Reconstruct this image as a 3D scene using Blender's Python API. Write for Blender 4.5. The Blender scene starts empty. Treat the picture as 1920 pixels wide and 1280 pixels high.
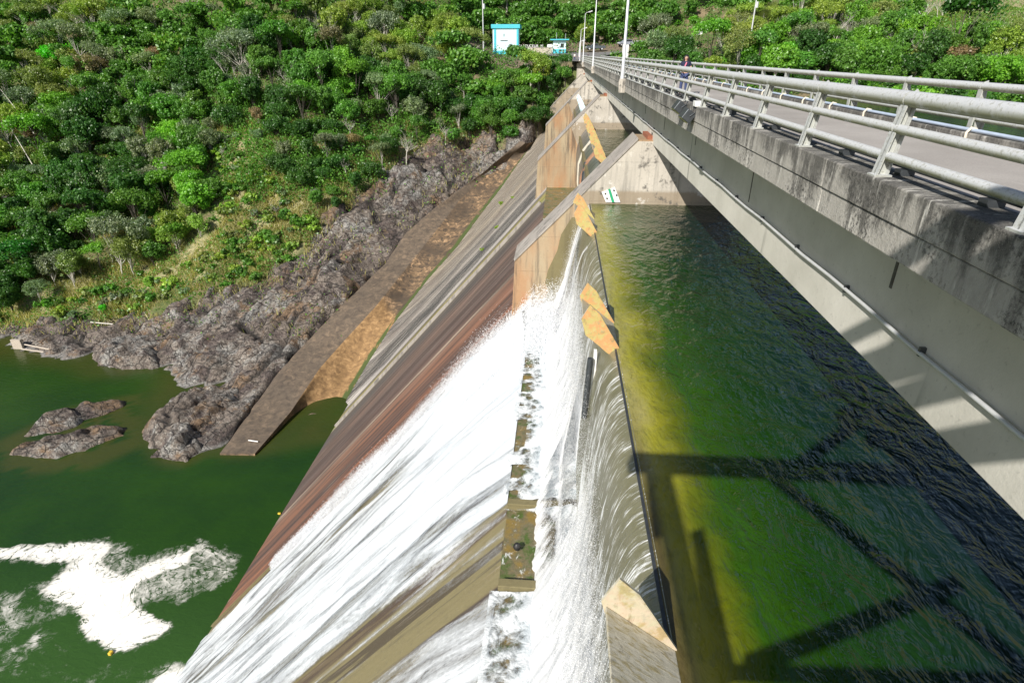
import bpy, bmesh, math, random
import numpy as np
from mathutils import Vector, Matrix
random.seed(7); RNG = np.random.default_rng(7)
SC = bpy.context.scene; COL = SC.collection
# ------------------------------------------------------------------ camera
FPX = 1105.0; PSI = math.radians(4.42); PIT = math.radians(26.04)
cR = np.array([math.cos(PSI), math.sin(PSI), 0.0])
cD = np.array([-math.sin(PSI)*math.cos(PIT), math.cos(PSI)*math.cos(PIT), -math.sin(PIT)])
cU = np.cross(cR, cD)
cam = bpy.data.cameras.new("camera"); cam.sensor_width = 36.0; cam.lens = 36*FPX/1920
cam.clip_start = 0.05; cam.clip_end = 3000
co = bpy.data.objects.new("camera", cam); COL.objects.link(co)
co.matrix_world = Matrix(((cR[0], cU[0], -cD[0], 0), (cR[1], cU[1], -cD[1], 0), (cR[2], cU[2], -cD[2], 0), (0, 0, 0, 1)))
SC.camera = co
# ------------------------------------------------------------------ light
SUN = Vector((-1.0, -1.7, 1.5)).normalized()           # towards the sun
w = bpy.data.worlds.new("World"); SC.world = w; w.use_nodes = True
nt = w.node_tree; sky = nt.nodes.new("ShaderNodeTexSky"); sky.sky_type = 'NISHITA'; sky.sun_disc = False
sky.sun_elevation = math.asin(SUN.z); sky.sun_rotation = math.atan2(SUN.x, SUN.y) % (2*math.pi)
nt.links.new(sky.outputs[0], nt.nodes['Background'].inputs[0]); nt.nodes['Background'].inputs[1].default_value = 0.072
sl = bpy.data.lights.new("sun", 'SUN'); sl.energy = 5.0; sl.angle = math.radians(0.5); sl.color = (1.0, 0.95, 0.87)
so = bpy.data.objects.new("sun", sl); COL.objects.link(so)
so.rotation_euler = SUN.to_track_quat('Z', 'Y').to_euler()
SC.view_settings.view_transform = 'Standard'; SC.view_settings.look = 'None'
SC.view_settings.gamma = 1; SC.view_settings.use_curve_mapping = False; SC.view_settings.exposure = 0.40
try:
    SC.cycles.transparent_max_bounces = 24; SC.cycles.max_bounces = 8
except Exception: pass

# ------------------------------------------------------------------ geometry of the photograph -> metres
def ray(px, py): return cR*(px-960)/FPX + cU*(640-py)/FPX + cD
def onZ(px, py, z): r = ray(px, py); return r*(z/r[2])
def onX(px, py, x): r = ray(px, py); return r*(x/r[0])
def onY(px, py, y): r = ray(px, py); return r*(y/r[1])
def projv(P):
    P = np.asarray(P, float); d = P@cD; d = np.where(np.abs(d) < 1e-6, 1e-6, d)
    return 960+FPX*(P@cR)/d, 640-FPX*(P@cU)/d, d
def inpoly(x, y, poly):
    x = np.asarray(x); y = np.asarray(y); ins = np.zeros(x.shape, bool); n = len(poly)
    for i in range(n):
        x0, y0 = poly[i][:2]; x1, y1 = poly[(i+1) % n][:2]
        if y0 == y1: continue
        c = ((y0 > y) != (y1 > y)) & (x < (x1-x0)*(y-y0)/(y1-y0)+x0)
        ins ^= c
    return ins
def polydist(x, y, poly, closed=True):
    x = np.asarray(x, float); y = np.asarray(y, float); d = np.full(x.shape, 1e9); n = len(poly)
    for i in range(n if closed else n-1):
        ax, ay = poly[i][:2]; bx, by = poly[(i+1) % n][:2]
        L = (bx-ax)**2+(by-ay)**2+1e-12
        t = np.clip(((x-ax)*(bx-ax)+(y-ay)*(by-ay))/L, 0, 1)
        d = np.minimum(d, np.hypot(x-ax-t*(bx-ax), y-ay-t*(by-ay)))
    return d
# ------------------------------------------------------------------ noise
def _hash(ix, iy, s):
    h = (ix.astype(np.int64)*374761393 + iy.astype(np.int64)*668265263 + s*974711) & 0x7fffffff
    h = ((h ^ (h >> 13))*1274126177) & 0x7fffffff
    return ((h ^ (h >> 16)) & 0xffff)/65535.0
def vnoise(x, y, s=0):
    x = np.asarray(x, float); y = np.asarray(y, float)
    ix = np.floor(x); iy = np.floor(y); fx = x-ix; fy = y-iy
    fx = fx*fx*(3-2*fx); fy = fy*fy*(3-2*fy)
    a = _hash(ix, iy, s); b = _hash(ix+1, iy, s); c = _hash(ix, iy+1, s); d = _hash(ix+1, iy+1, s)
    return (a+(b-a)*fx)*(1-fy)+(c+(d-c)*fx)*fy
def fbm(x, y, o=4, s=0, g=.5):
    r = 0; a = 1; t = 0
    for i in range(o):
        r = r + a*vnoise(x*2**i+17.3*i, y*2**i-9.1*i, s+i); t += a; a *= g
    return r/t
def worley(x, y, s=0):
    ix = np.floor(x); iy = np.floor(y); f1 = np.full(x.shape, 9.); f2 = np.full(x.shape, 9.); idv = np.zeros(x.shape)
    for dx in (-1, 0, 1):
        for dy in (-1, 0, 1):
            cx = ix+dx; cy = iy+dy
            px_ = cx+.15+.7*_hash(cx, cy, s); py_ = cy+.15+.7*_hash(cx, cy, s+5)
            d = np.hypot(px_-x, py_-y); hv = _hash(cx, cy, s+9)
            nf = d < f1
            f2 = np.where(nf, f1, np.minimum(f2, d)); idv = np.where(nf, hv, idv); f1 = np.where(nf, d, f1)
    return f1, f2, idv
def sstep(a, b, x): t = np.clip((x-a)/(b-a), 0, 1); return t*t*(3-2*t)
# ------------------------------------------------------------------ objects
def link(o, parent=None):
    COL.objects.link(o)
    if parent is not None: o.parent = parent
    return o
def tag(o, label=None, cat=None, group=None, kind=None):
    if label: o['label'] = label
    if cat: o['category'] = cat
    if group: o['group'] = group
    if kind: o['kind'] = kind
    return o
def empty(name, loc=(0, 0, 0), rz=0.0, label=None, cat=None, group=None):
    o = bpy.data.objects.new(name, None); o.empty_display_size = .2; link(o)
    o.location = Vector([float(c) for c in loc]); o.rotation_euler = (0, 0, rz)
    return tag(o, label, cat, group)
def copy_tree(o, parent=None):
    c = o.copy(); link(c, parent)
    for ch in [q for q in bpy.data.objects if q.parent == o]: copy_tree(ch, c)
    return c
class CopyCache:
    """remembers children so that a copy is quick"""
    def __init__(s, root, kids): s.root = root; s.kids = kids
    def new(s, loc, rz=0, sc=(1, 1, 1), rot=None):
        r = s.root.copy(); link(r); r.location = Vector([float(c) for c in loc]); r.rotation_euler = rot or (0, 0, rz); r.scale = sc
        ks = []
        for k in s.kids:
            c = k.copy(); link(c, r); ks.append(c)
        return r, ks
def npmesh(name, V, F, m=None, parent=None, smooth=True, attrs=None, cols=None):
    V = np.asarray(V, np.float32); F = np.asarray(F, np.int32); k = F.shape[1]
    me = bpy.data.meshes.new(name); me.vertices.add(len(V)); me.vertices.foreach_set('co', V.ravel())
    me.loops.add(F.size); me.loops.foreach_set('vertex_index', F.ravel())
    me.polygons.add(len(F)); me.polygons.foreach_set('loop_start', np.arange(0, F.size, k, dtype=np.int32))
    me.polygons.foreach_set('use_smooth', np.full(len(F), smooth))
    me.update(calc_edges=True)
    if attrs:
        for an, av in attrs.items():
            a = me.attributes.new(an, 'FLOAT', 'POINT'); a.data.foreach_set('value', np.asarray(av, np.float32).ravel())
    if m: me.materials.append(m)
    o = bpy.data.objects.new(name, me); link(o, parent); return o
def grid(nu, nv):
    i = np.arange(nu*nv).reshape(nu, nv)
    return np.stack([i[:-1, :-1], i[1:, :-1], i[1:, 1:], i[:-1, 1:]], -1).reshape(-1, 4)
class MB:
    def __init__(s): s.v = []; s.f = []; s.sm = []
    def add(s, V, F, sm=False):
        b = len(s.v); s.v += [tuple(float(c) for c in p) for p in V]; s.f += [tuple(b+i for i in f) for f in F]; s.sm += [sm]*len(F); return s
    def box(s, x0, x1, y0, y1, z0, z1):
        V = [(x, y, z) for x in (x0, x1) for y in (y0, y1) for z in (z0, z1)]
        return s.add(V, [(0, 1, 3, 2), (4, 6, 7, 5), (0, 4, 5, 1), (2, 3, 7, 6), (0, 2, 6, 4), (1, 5, 7, 3)])
    def obox(s, c, ax, ay, az):
        c = Vector(c); ax = Vector(ax); ay = Vector(ay); az = Vector(az)
        V = [c+ax*i+ay*j+az*k for i in (-1, 1) for j in (-1, 1) for k in (-1, 1)]
        return s.add(V, [(0, 1, 3, 2), (4, 6, 7, 5), (0, 4, 5, 1), (2, 3, 7, 6), (0, 2, 6, 4), (1, 5, 7, 3)])
    def tube(s, pts, r, n=8, cap=True):
        pts = [Vector([float(c) for c in p]) for p in pts]
        if not hasattr(r, '__len__'): r = [r]*len(pts)
        V = []; F = []; up = None
        for i, p in enumerate(pts):
            d = (pts[min(i+1, len(pts)-1)]-pts[max(i-1, 0)]).normalized()
            if up is None:
                up = Vector((0, 0, 1)) if abs(d.z) < .9 else Vector((1, 0, 0))
            a = (up-d*up.dot(d)).normalized(); up = a; b = d.cross(a)
            for k in range(n):
                t = 2*math.pi*k/n; V.append(p+(a*math.cos(t)+b*math.sin(t))*r[i])
        for i in range(len(pts)-1):
            for k in range(n):
                F.append((i*n+k, i*n+(k+1) % n, (i+1)*n+(k+1) % n, (i+1)*n+k))
        s.add(V, F, True)
        if cap:
            s.add(V[:n][::-1], [tuple(range(n))]); s.add(V[-n:], [tuple(range(n))])
        return s
    def prism(s, poly, a0, a1, axis='y'):
        n = len(poly); V = []
        for a in (a0, a1):
            for p in poly:
                V.append((p[0], a, p[1]) if axis == 'y' else ((a, p[0], p[1]) if axis == 'x' else (p[0], p[1], a)))
        F = [tuple(range(n))[::-1], tuple(range(n, 2*n))]+[(i, (i+1) % n, n+(i+1) % n, n+i) for i in range(n)]
        return s.add(V, F)
    def build(s, name, m=None, parent=None, bevel=0):
        me = bpy.data.meshes.new(name); me.from_pydata(s.v, [], s.f)
        me.polygons.foreach_set('use_smooth', s.sm)
        if m: me.materials.append(m)
        bm = bmesh.new(); bm.from_mesh(me); bmesh.ops.recalc_face_normals(bm, faces=bm.faces); bm.to_mesh(me); bm.free()
        o = bpy.data.objects.new(name, me); link(o, parent)
        if bevel:
            b = o.modifiers.new('b', 'BEVEL'); b.width = bevel; b.segments = 2; b.limit_method = 'ANGLE'; b.angle_limit = .6
        return o
# ------------------------------------------------------------------ materials
class M:
    def __init__(s, name):
        s.m = bpy.data.materials.new(name); s.m.use_nodes = True; s.t = s.m.node_tree; s.t.nodes.clear()
        s.out = s.n('ShaderNodeOutputMaterial')
    def n(s, ty, **k):
        nd = s.t.nodes.new(ty)
        for a, v in k.items():
            if a.startswith('i_'):
                nm = a[2:].replace('_', ' '); nd.inputs[nm].default_value = v
            else: setattr(nd, a, v)
        return nd
    def l(s, a, b): s.t.links.new(a, b); return s
    def set(s, sock, v):
        if hasattr(v, 'is_output') or isinstance(v, bpy.types.NodeSocket): s.t.links.new(v, sock)
        elif isinstance(v, tuple) and len(v) == 3 and sock.type == 'RGBA': sock.default_value = (*v, 1)
        else: sock.default_value = v
    def math(s, op, a, b=None, c=None, clamp=False):
        nd = s.n('ShaderNodeMath', operation=op, use_clamp=clamp); s.set(nd.inputs[0], a)
        if b is not None: s.set(nd.inputs[1], b)
        if c is not None: s.set(nd.inputs[2], c)
        return nd.outputs[0]
    def obj(s): return s.n('ShaderNodeTexCoord').outputs['Object']
    def xyz(s, v):
        nd = s.n('ShaderNodeSeparateXYZ'); s.l(v, nd.inputs[0]); return nd.outputs
    def vec(s, x, y, z):
        nd = s.n('ShaderNodeCombineXYZ'); s.set(nd.inputs[0], x); s.set(nd.inputs[1], y); s.set(nd.inputs[2], z); return nd.outputs[0]
    def scl(s, v, sc, off=(0, 0, 0)):
        nd = s.n('ShaderNodeMapping'); s.l(v, nd.inputs[0]); nd.inputs['Scale'].default_value = sc; nd.inputs['Location'].default_value = off; return nd.outputs[0]
    def noise(s, v, sc=1.0, det=5, rough=.55, dist=0.0, out=0):
        nd = s.n('ShaderNodeTexNoise'); s.l(v, nd.inputs['Vector']); nd.inputs['Scale'].default_value = sc
        nd.inputs['Detail'].default_value = det; nd.inputs['Roughness'].default_value = rough; nd.inputs['Distortion'].default_value = dist
        return nd.outputs[out]
    def voro(s, v, sc=1.0, feat='F1', out='Distance'):
        nd = s.n('ShaderNodeTexVoronoi', feature=feat); s.l(v, nd.inputs['Vector']); nd.inputs['Scale'].default_value = sc; return nd.outputs[out]
    def ramp(s, f, pts, interp='LINEAR'):
        nd = s.n('ShaderNodeValToRGB'); nd.color_ramp.interpolation = interp; e = nd.color_ramp.elements
        while len(e) < len(pts): e.new(.5)
        for i, (p, c) in enumerate(pts):
            e[i].position = p; e[i].color = (*c, 1) if hasattr(c, '__len__') else (c, c, c, 1)
        s.l(f, nd.inputs[0]); return nd.outputs[0]
    def rng(s, f, a, b, c=0.0, d=1.0, smooth=False):
        nd = s.n('ShaderNodeMapRange', interpolation_type='SMOOTHSTEP' if smooth else 'LINEAR'); s.set(nd.inputs[0], f)
        for i, v in enumerate((a, b, c, d)): s.set(nd.inputs[i+1], v)
        return nd.outputs[0]
    def mix(s, f, a, b, bt='MIX'):
        nd = s.n('ShaderNodeMix', data_type='RGBA', blend_type=bt); s.set(nd.inputs[0], f); s.set(nd.inputs[6], a); s.set(nd.inputs[7], b); return nd.outputs[2]
    def attr(s, name, ty='GEOMETRY'):
        nd = s.n('ShaderNodeAttribute', attribute_name=name, attribute_type=ty); return nd.outputs['Fac']
    def bump(s, h, st=.3, dist=.1, normal=None):
        nd = s.n('ShaderNodeBump'); nd.inputs['Strength'].default_value = st; nd.inputs['Distance'].default_value = dist
        s.l(h, nd.inputs['Height'])
        if normal is not None: s.l(normal, nd.inputs['Normal'])
        return nd.outputs[0]
    def pbr(s, col, rough=.7, metal=0.0, normal=None, spec=.5, alpha=None, out=True, **kw):
        p = s.n('ShaderNodeBsdfPrincipled'); s.set(p.inputs['Base Color'], col); s.set(p.inputs['Roughness'], rough)
        s.set(p.inputs['Metallic'], metal); s.set(p.inputs['Specular IOR Level'], spec)
        if normal is not None: s.l(normal, p.inputs['Normal'])
        if alpha is not None: s.set(p.inputs['Alpha'], alpha)
        for k, v in kw.items(): s.set(p.inputs[k.replace('_', ' ')], v)
        if out: s.l(p.outputs[0], s.out.inputs[0])
        return p.outputs[0]
def simple(name, col, rough=.6, metal=0.0, var=.25, sc=6.0, bump=.1):
    a = M(name); v = a.obj(); n = a.noise(v, sc, 5)
    k = a.mix(a.rng(n, .3, .7), tuple(c*(1-var) for c in col), tuple(min(1, c*(1+var*.6)) for c in col))
    a.pbr(k, rough, metal, a.bump(n, bump, .02)); return a.m
def m_concrete(name, base=(.42, .39, .34), dark=(.10, .095, .085), stain=.5, rust=None, tide=False):
    """weathered concrete; streaks run down z"""
    a = M(name); v = a.obj()
    big = a.noise(v, .35, 5, .6); fine = a.noise(v, 7, 8, .65); speck = a.noise(v, 34, 3, .6)
    st = a.noise(a.scl(v, (1.6, 1.6, .12)), 1.3, 6, .65)
    c = a.mix(a.rng(big, .3, .7), tuple(x*.84 for x in base), tuple(min(1, x*1.12) for x in base))
    if rust:
        rb = a.noise(a.scl(v, (.5, .5, .16)), .9, 5, .6)
        c = a.mix(a.rng(rb, .36, .66, 0, .7, True), c, rust)
        rr = a.noise(a.scl(v, (.7, .7, .3), (5, 5, 2)), .7, 4, .6)
        c = a.mix(a.rng(rr, .56, .74, 0, .6, True), c, (rust[0]*1.12, rust[1]*.62, rust[2]*.42))
    k = a.math('MULTIPLY', a.rng(st, .47, .66, 0, 1, True), a.rng(big, .35, .6, .35, 1))
    c = a.mix(a.math('MULTIPLY', k, stain), c, dark)
    c = a.mix(a.rng(fine, .58, .74, 0, .4*stain+.1, True), c, tuple(x*.55 for x in dark))
    c = a.mix(a.rng(speck, .45, .75, 0, .2), c, tuple(x*.5 for x in base))
    if tide:
        c = a.mix(a.rng(a.math('ADD', a.xyz(v)[2], a.math('MULTIPLY', fine, .25)), -7.35, -7.6, 0, .75, True), c, (.26, .20, .13)); mo = a.noise(v, 1.1, 8, .7); c = a.mix(a.rng(mo, .55, .64, 0, .8, True), c, (.09, .085, .075)); c = a.mix(a.rng(mo, .40, .34, 0, .6, True), c, (.70, .67, .62))
    # faint lift joints of the pours
    z = a.xyz(v)[2]; fr = a.math('FRACT', a.math('MULTIPLY', z, 1/2.35)); jn = a.rng(a.math('ABSOLUTE', a.math('SUBTRACT', fr, .5)), .012, .0, 0, .5)
    c = a.mix(a.math('MULTIPLY', jn, a.rng(fine, .35, .6)), c, dark)
    h = a.math('ADD', a.math('MULTIPLY', fine, .6), a.math('ADD', big, a.math('MULTIPLY', speck, .12)))
    a.pbr(c, a.rng(fine, .3, .7, .75, .95), 0, a.bump(h, .5, .05)); return a.m
def m_bench():
    a = M('mossy bench concrete'); v = a.obj(); n = a.noise(v, .9, 7, .7); f = a.noise(v, 6, 7, .7); w_ = a.noise(v, 2.2, 6, .7, .8)
    c = a.mix(a.rng(f, .3, .7), (.10, .085, .045), (.19, .165, .10)); c = a.mix(a.rng(n, .48, .6, 0, .85, True), c, (.22, .15, .035)); c = a.mix(a.rng(n, .50, .40, 0, .9, True), c, (.055, .10, .015))
    c = a.mix(a.rng(w_, .60, .68, 0, .85, True), c, (.70, .72, .70)); c = a.mix(a.rng(f, .58, .7, 0, .6), c, (.035, .03, .02))
    a.pbr(c, .35, 0, a.bump(a.math('ADD', f, w_), .6, .05)); return a.m
# weathered parapet: black mould on top, bleached below
def m_parapet():
    a = M('parapet concrete'); v = a.obj(); z = a.xyz(v)[2]
    st = a.noise(a.scl(v, (1, 2.2, .35)), 1.5, 8, .7); bl = a.noise(v, .8, 7, .68); fi = a.noise(v, 16, 6, .7); sp = a.noise(v, 60, 3, .7)
    c = a.mix(a.rng(bl, .3, .7), (.30, .285, .255), (.54, .515, .47))
    g = a.rng(z, -2.45, -1.5, -.035, .11)
    m1 = a.rng(a.math('ADD', a.math('ADD', a.math('MULTIPLY', st, .55), a.math('MULTIPLY', bl, .45)), g), .47, .62, 0, .9, True)
    c = a.mix(m1, c, (.075, .072, .065)); c = a.mix(a.math('MULTIPLY', a.rng(fi, .46, .62, 0, .9, True), a.rng(bl, .42, .56)), c, (.04, .039, .036)); lt = a.noise(a.scl(v, (1, 3, .5), (7, 3, 1)), 1.3, 6, .7); c = a.mix(a.rng(lt, .58, .66, 0, .7, True), c, (.62, .60, .55))
    c = a.mix(a.rng(sp, .6, .72, 0, .5), c, (.62, .6, .55))
    a.pbr(c, .9, 0, a.bump(a.math('ADD', fi, a.math('MULTIPLY', bl, 2)), .6, .03)); return a.m
def m_girder():
    a = M('girder concrete'); v = a.obj()
    st = a.noise(a.scl(v, (1, .55, .05)), 1.1, 4, .6); bl = a.noise(v, .5, 5, .6); fi = a.noise(v, 11, 6, .6)
    c = a.mix(a.rng(bl, .3, .7), (.46, .445, .39), (.62, .60, .54))
    c = a.mix(a.rng(st, .60, .66, 0, .75, True), c, (.10, .10, .09)); c = a.mix(a.rng(fi, .6, .75, 0, .4), c, (.2, .19, .17))
    a.pbr(c, .85, 0, a.bump(fi, .35, .02)); return a.m
def m_rail():
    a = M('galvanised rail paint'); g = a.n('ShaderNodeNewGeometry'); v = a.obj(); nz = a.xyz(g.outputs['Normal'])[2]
    n = a.noise(v, 3.0, 6, .7); f = a.noise(v, 24, 5, .65)
    c = a.mix(a.rng(f, .3, .7), (.47, .485, .50), (.64, .65, .66))
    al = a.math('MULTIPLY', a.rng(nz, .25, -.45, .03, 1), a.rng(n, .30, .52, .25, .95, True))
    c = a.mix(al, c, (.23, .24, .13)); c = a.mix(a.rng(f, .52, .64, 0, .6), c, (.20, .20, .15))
    a.pbr(c, .55, .1, a.bump(f, .25, .01)); return a.m
def m_deck():
    a = M('deck asphalt'); v = a.obj(); n = a.noise(v, .5, 6, .6); f = a.noise(v, 40, 4, .7); p = a.noise(a.scl(v, (2, .3, 1)), 1.2, 6, .7)
    c = a.mix(a.rng(n, .3, .7), (.30, .275, .25), (.42, .39, .36)); c = a.mix(a.rng(f, .4, .7, 0, .5), c, (.17, .16, .15))
    c = a.mix(a.rng(p, .64, .72, 0, .8), c, (.6, .58, .54))
    a.pbr(c, .9, 0, a.bump(f, .5, .01)); return a.m
def m_face():
    """dry dam face: bands across the bays, streaks down the slope"""
    a = M('spillway face concrete'); v = a.obj(); x, y, z = a.xyz(v)
    u = a.vec(a.math('MULTIPLY', z, .035), y, 0.0)
    s1 = a.noise(u, .55, 6, .62); s2 = a.noise(u, 2.6, 5, .7); fine = a.noise(v, 3.2, 8, .7); sp = a.noise(v, 14, 4, .7)
    yy = a.math('ADD', y, a.math('MULTIPLY', a.math('SUBTRACT', fine, .5), 1.1))
    t = a.rng(yy, 34, 114)
    def P(Y): return (Y-34)/80
    c = a.ramp(t, [(P(34), (.20, .17, .085)), (P(37.2), (.20, .16, .09)), (P(37.5), (.28, .12, .065)), (P(41.5), (.27, .11, .062)), (P(43.5), (.10, .06, .05)),
                   (P(46.6), (.22, .10, .06)), (P(50.2), (.20, .11, .075)), (P(51), (.42, .33, .25)), (P(51.9), (.14, .085, .07)), (P(57), (.085, .065, .058)), (P(61), (.17, .11, .085)),
                   (P(66), (.075, .065, .06)), (P(69.2), (.10, .085, .07)), (P(69.9), (.30, .28, .17)), (P(71.0), (.22, .22, .05)), (P(73), (.30, .25, .06)), (P(74.6), (.13, .12, .05)),
                   (P(75.2), (.07, .065, .06)), (P(75.9), (.50, .46, .43)), (P(77.4), (.44, .41, .39)), (P(78.2), (.06, .058, .055)), (P(83), (.05, .05, .05)), (P(86.5), (.13, .12, .11)), (P(87.3), (.42, .38, .34)),
                   (P(89.5), (.20, .175, .15)), (P(93), (.08, .075, .07)), (P(96), (.30, .26, .21)), (P(103), (.16, .13, .10)), (P(107), (.36, .30, .22)), (P(113), (.24, .20, .15))])
    far_ = a.rng(y, 60, 74, 1, .30); s4 = a.noise(a.vec(a.math('MULTIPLY', z, .06), y, 4.0), 1.1, 5, .6)
    c = a.mix(a.math('MULTIPLY', far_, a.rng(s4, .53, .59, 0, .75, True)), c, (.040, .028, .024)); c = a.mix(a.math('MULTIPLY', far_, a.rng(s1, .48, .58, 0, .6, True)), c, (.075, .045, .036))
    c = a.mix(a.rng(s2, .57, .68, 0, .6, True), c, (.36, .30, .25))
    c = a.mix(a.rng(s2, .44, .34, 0, .7, True), c, (.055, .047, .042))
    s5 = a.noise(u, 4.5, 4, .7); fz = a.rng(y, 70, 78); c = a.mix(a.math('MULTIPLY', fz, a.rng(s5, .52, .58, 0, .85, True)), c, (.05, .047, .045)); c = a.mix(a.math('MULTIPLY', fz, a.rng(s5, .46, .41, 0, .8, True)), c, (.50, .46, .40))
    c = a.mix(a.rng(fine, .55, .75, 0, .45), c, (.08, .07, .06)); c = a.mix(a.rng(sp, .6, .75, 0, .35), c, (.45, .4, .34))
    a.pbr(c, .85, 0, a.bump(a.math('ADD', s2, fine), .5, .08)); return a.m
def m_apron():
    a = M('apron concrete'); v = a.obj()
    n = a.noise(v, .16, 6, .65); f = a.noise(v, 1.1, 7, .65, .6); s = a.noise(v, 9, 5, .6)
    c = a.mix(a.rng(n, .36, .62), (.075, .053, .035), (.185, .12, .066))
    vo = a.rng(f, .565, .58, 0, 1); c = a.mix(a.math('MULTIPLY', vo, a.rng(n, .4, .55, 0, .8)), c, (.42, .27, .15))
    c = a.mix(a.rng(f, .49, .38, 0, .85, True), c, (.045, .035, .026)); c = a.mix(a.rng(s, .5, .75, 0, .5), c, (.13, .10, .07))
    tp = a.attr('strip'); c = a.mix(a.math('MULTIPLY', tp, .8), c, a.mix(a.rng(f, .3, .7), (.075, .058, .044), (.16, .125, .092)))
    go = a.attr('gold'); c = a.mix(a.math('MULTIPLY', go, .7), c, a.mix(a.rng(f, .35, .6), (.22, .12, .045), (.42, .25, .10))); gl = a.attr('moss'); c = a.mix(gl, c, (.06, .085, .02))
    a.pbr(c, .85, 0, a.bump(a.math('ADD', f, a.math('MULTIPLY', s, .2)), .5, .15)); return a.m
def m_rock():
    a = M('river rock'); v = a.obj(); z = a.xyz(v)[2]
    n = a.noise(v, .11, 5, .6); m = a.noise(v, .45, 8, .68, .8); f = a.noise(v, 2.6, 8, .7); r2 = a.noise(a.scl(v, (1, 1, 1), (30, 4, 9)), .2, 5, .6)
    d_ = a.noise(a.scl(v, (1, 1, 1.6), (11, 2, 5)), .17, 7, .66, 1.0)
    c = a.mix(a.rng(m, .32, .68), (.12, .096, .078), (.29, .24, .20))
    c = a.mix(a.rng(d_, .49, .56, 0, .85, True), c, a.mix(a.rng(f, .3, .7), (.055, .040, .038), (.125, .096, .088)))
    c = a.mix(a.rng(r2, .53, .62, 0, .8, True), c, a.mix(a.rng(f, .35, .65), (.30, .19, .10), (.17, .105, .06)))
    c = a.mix(a.math('MULTIPLY', a.rng(n, .52, .58, 0, 1, True), a.rng(m, .42, .58, 0, .8)), c, (.36, .355, .335))
    vn = a.noise(v, .33, 6, .6, 1.5); vein = a.rng(a.math('ABSOLUTE', a.math('SUBTRACT', vn, .5)), .018, .0, 0, .8); c = a.mix(a.math('MULTIPLY', vein, a.rng(n, .40, .55)), c, (.52, .50, .44))
    c = a.mix(a.rng(f, .45, .36, 0, .85, True), c, (.022, .018, .017))
    wv_ = a.n('ShaderNodeVectorMath', operation='ADD'); a.l(a.scl(v, (.8, 1.25, 1.0)), wv_.inputs[0]); wn_ = a.n('ShaderNodeVectorMath', operation='SCALE'); a.l(a.noise(v, .7, 5, .6, 0, 1), wn_.inputs[0]); wn_.inputs['Scale'].default_value = 1.6; a.l(wn_.outputs[0], wv_.inputs[1])
    k1 = a.voro(wv_.outputs[0], .42, 'DISTANCE_TO_EDGE'); k2 = a.voro(wv_.outputs[0], 1.3, 'DISTANCE_TO_EDGE')
    kk = a.math('MAXIMUM', a.rng(k1, .035, .0, 0, .9), a.math('MULTIPLY', a.rng(k2, .05, .0, 0, .7), a.rng(m, .45, .55)))
    c = a.mix(kk, c, (.025, .02, .018)); cr = a.attr('crack'); c = a.mix(cr, c, (.02, .018, .016))  # crevice shade put into the rock colour along the cracks
    c = a.mix(a.rng(z, -49.55, -49.95, 0, .7, True), c, (.33, .32, .30)); c = a.mix(a.rng(z, -49.85, -50.05, 0, .9, True), c, (.05, .05, .03))
    c = a.mix(a.rng(a.noise(v, 5, 4), .62, .75, 0, .5), c, (.4, .35, .3))
    a.pbr(c, .82, 0, a.bump(a.math('SUBTRACT', a.math('ADD', a.math('MULTIPLY', m, 2.4), f), a.math('MULTIPLY', kk, .8)), .95, .40)); return a.m
def m_ground():
    a = M('hillside soil'); v = a.obj(); n = a.noise(v, .13, 6, .65); f = a.noise(v, 1.6, 7, .7)
    c = a.mix(a.rng(f, .3, .7), (.05, .075, .02), (.13, .15, .045))
    c = a.mix(a.rng(n, .5, .62, 0, .8, True), c, a.mix(a.rng(f, .35, .65), (.14, .10, .06), (.30, .22, .14)))
    o = a.attr('open'); g = a.mix(a.rng(f, .35, .65), (.16, .17, .07), (.40, .34, .19)); c = a.mix(o, c, g)
    b = a.attr('bare'); c = a.mix(b, c, a.mix(a.rng(f, .3, .7), (.11, .08, .065), (.30, .22, .16)))
    a.pbr(c, .95, 0, a.bump(a.math('ADD', f, n), .8, .5)); return a.m
def m_reservoir():
    a = M('reservoir water'); v = a.obj(); x, y, z = a.xyz(v)
    dist = a.noise(v, .35, 4, .6); wob = a.math('MULTIPLY', a.math('SUBTRACT', dist, .5), 1.8)
    near = a.rng(y, 4, 13, 0, 1)                      # the algae shelf is paler along the far part of the bay
    d = a.math('ADD', a.math('SUBTRACT', x, 2.0), wob)
    c = a.ramp(a.rng(d, 0, 5.0), [(0, (.30, .27, .08)), (.10, (.24, .23, .02)), (.22, (.085, .105, .004)), (.34, (.020, .064, .002)), (.58, (.008, .036, .002)), (1, (.004, .016, .010))])  # bluish last stop: sky reflection near the girder put into the water colour
    fac = a.rng(y, 34, 38)
    c = a.mix(fac, c, (.030, .045, .012))
    mo = a.noise(a.scl(v, (3, 1, 1)), 2.2, 6, .7); c = a.mix(a.math('MULTIPLY', a.rng(d, 1.5, .3), a.rng(mo, .5, .7, 0, .6)), c, (.10, .10, .02))
    dk = a.math('MULTIPLY', a.rng(a.math('SUBTRACT', x, 2.0), .42, .12, 0, .85, True), a.rng(y, 14, 9)); c = a.mix(dk, c, (.05, .035, .015))
    r1 = a.noise(a.scl(v, (1.0, .55, 1), (0, 0, 0)), 2.0, 4, .55, .6); r2 = a.noise(a.scl(v, (1, .5, 1)), 5.5, 3, .5, .4)
    r3 = a.noise(v, .25, 3, .5); h = a.math('ADD', a.math('MULTIPLY', r1, 1.0), a.math('MULTIPLY', r2, .34))
    h = a.math('MULTIPLY', h, a.rng(r3, .3, .65, .6, 1.2)); calm = a.rng(x, 2.0, 5.0, .25, 1.0); h = a.math('MULTIPLY', h, calm)
    a.pbr(c, .05, 0, a.bump(h, .65, .38), IOR=1.5); return a.m
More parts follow.
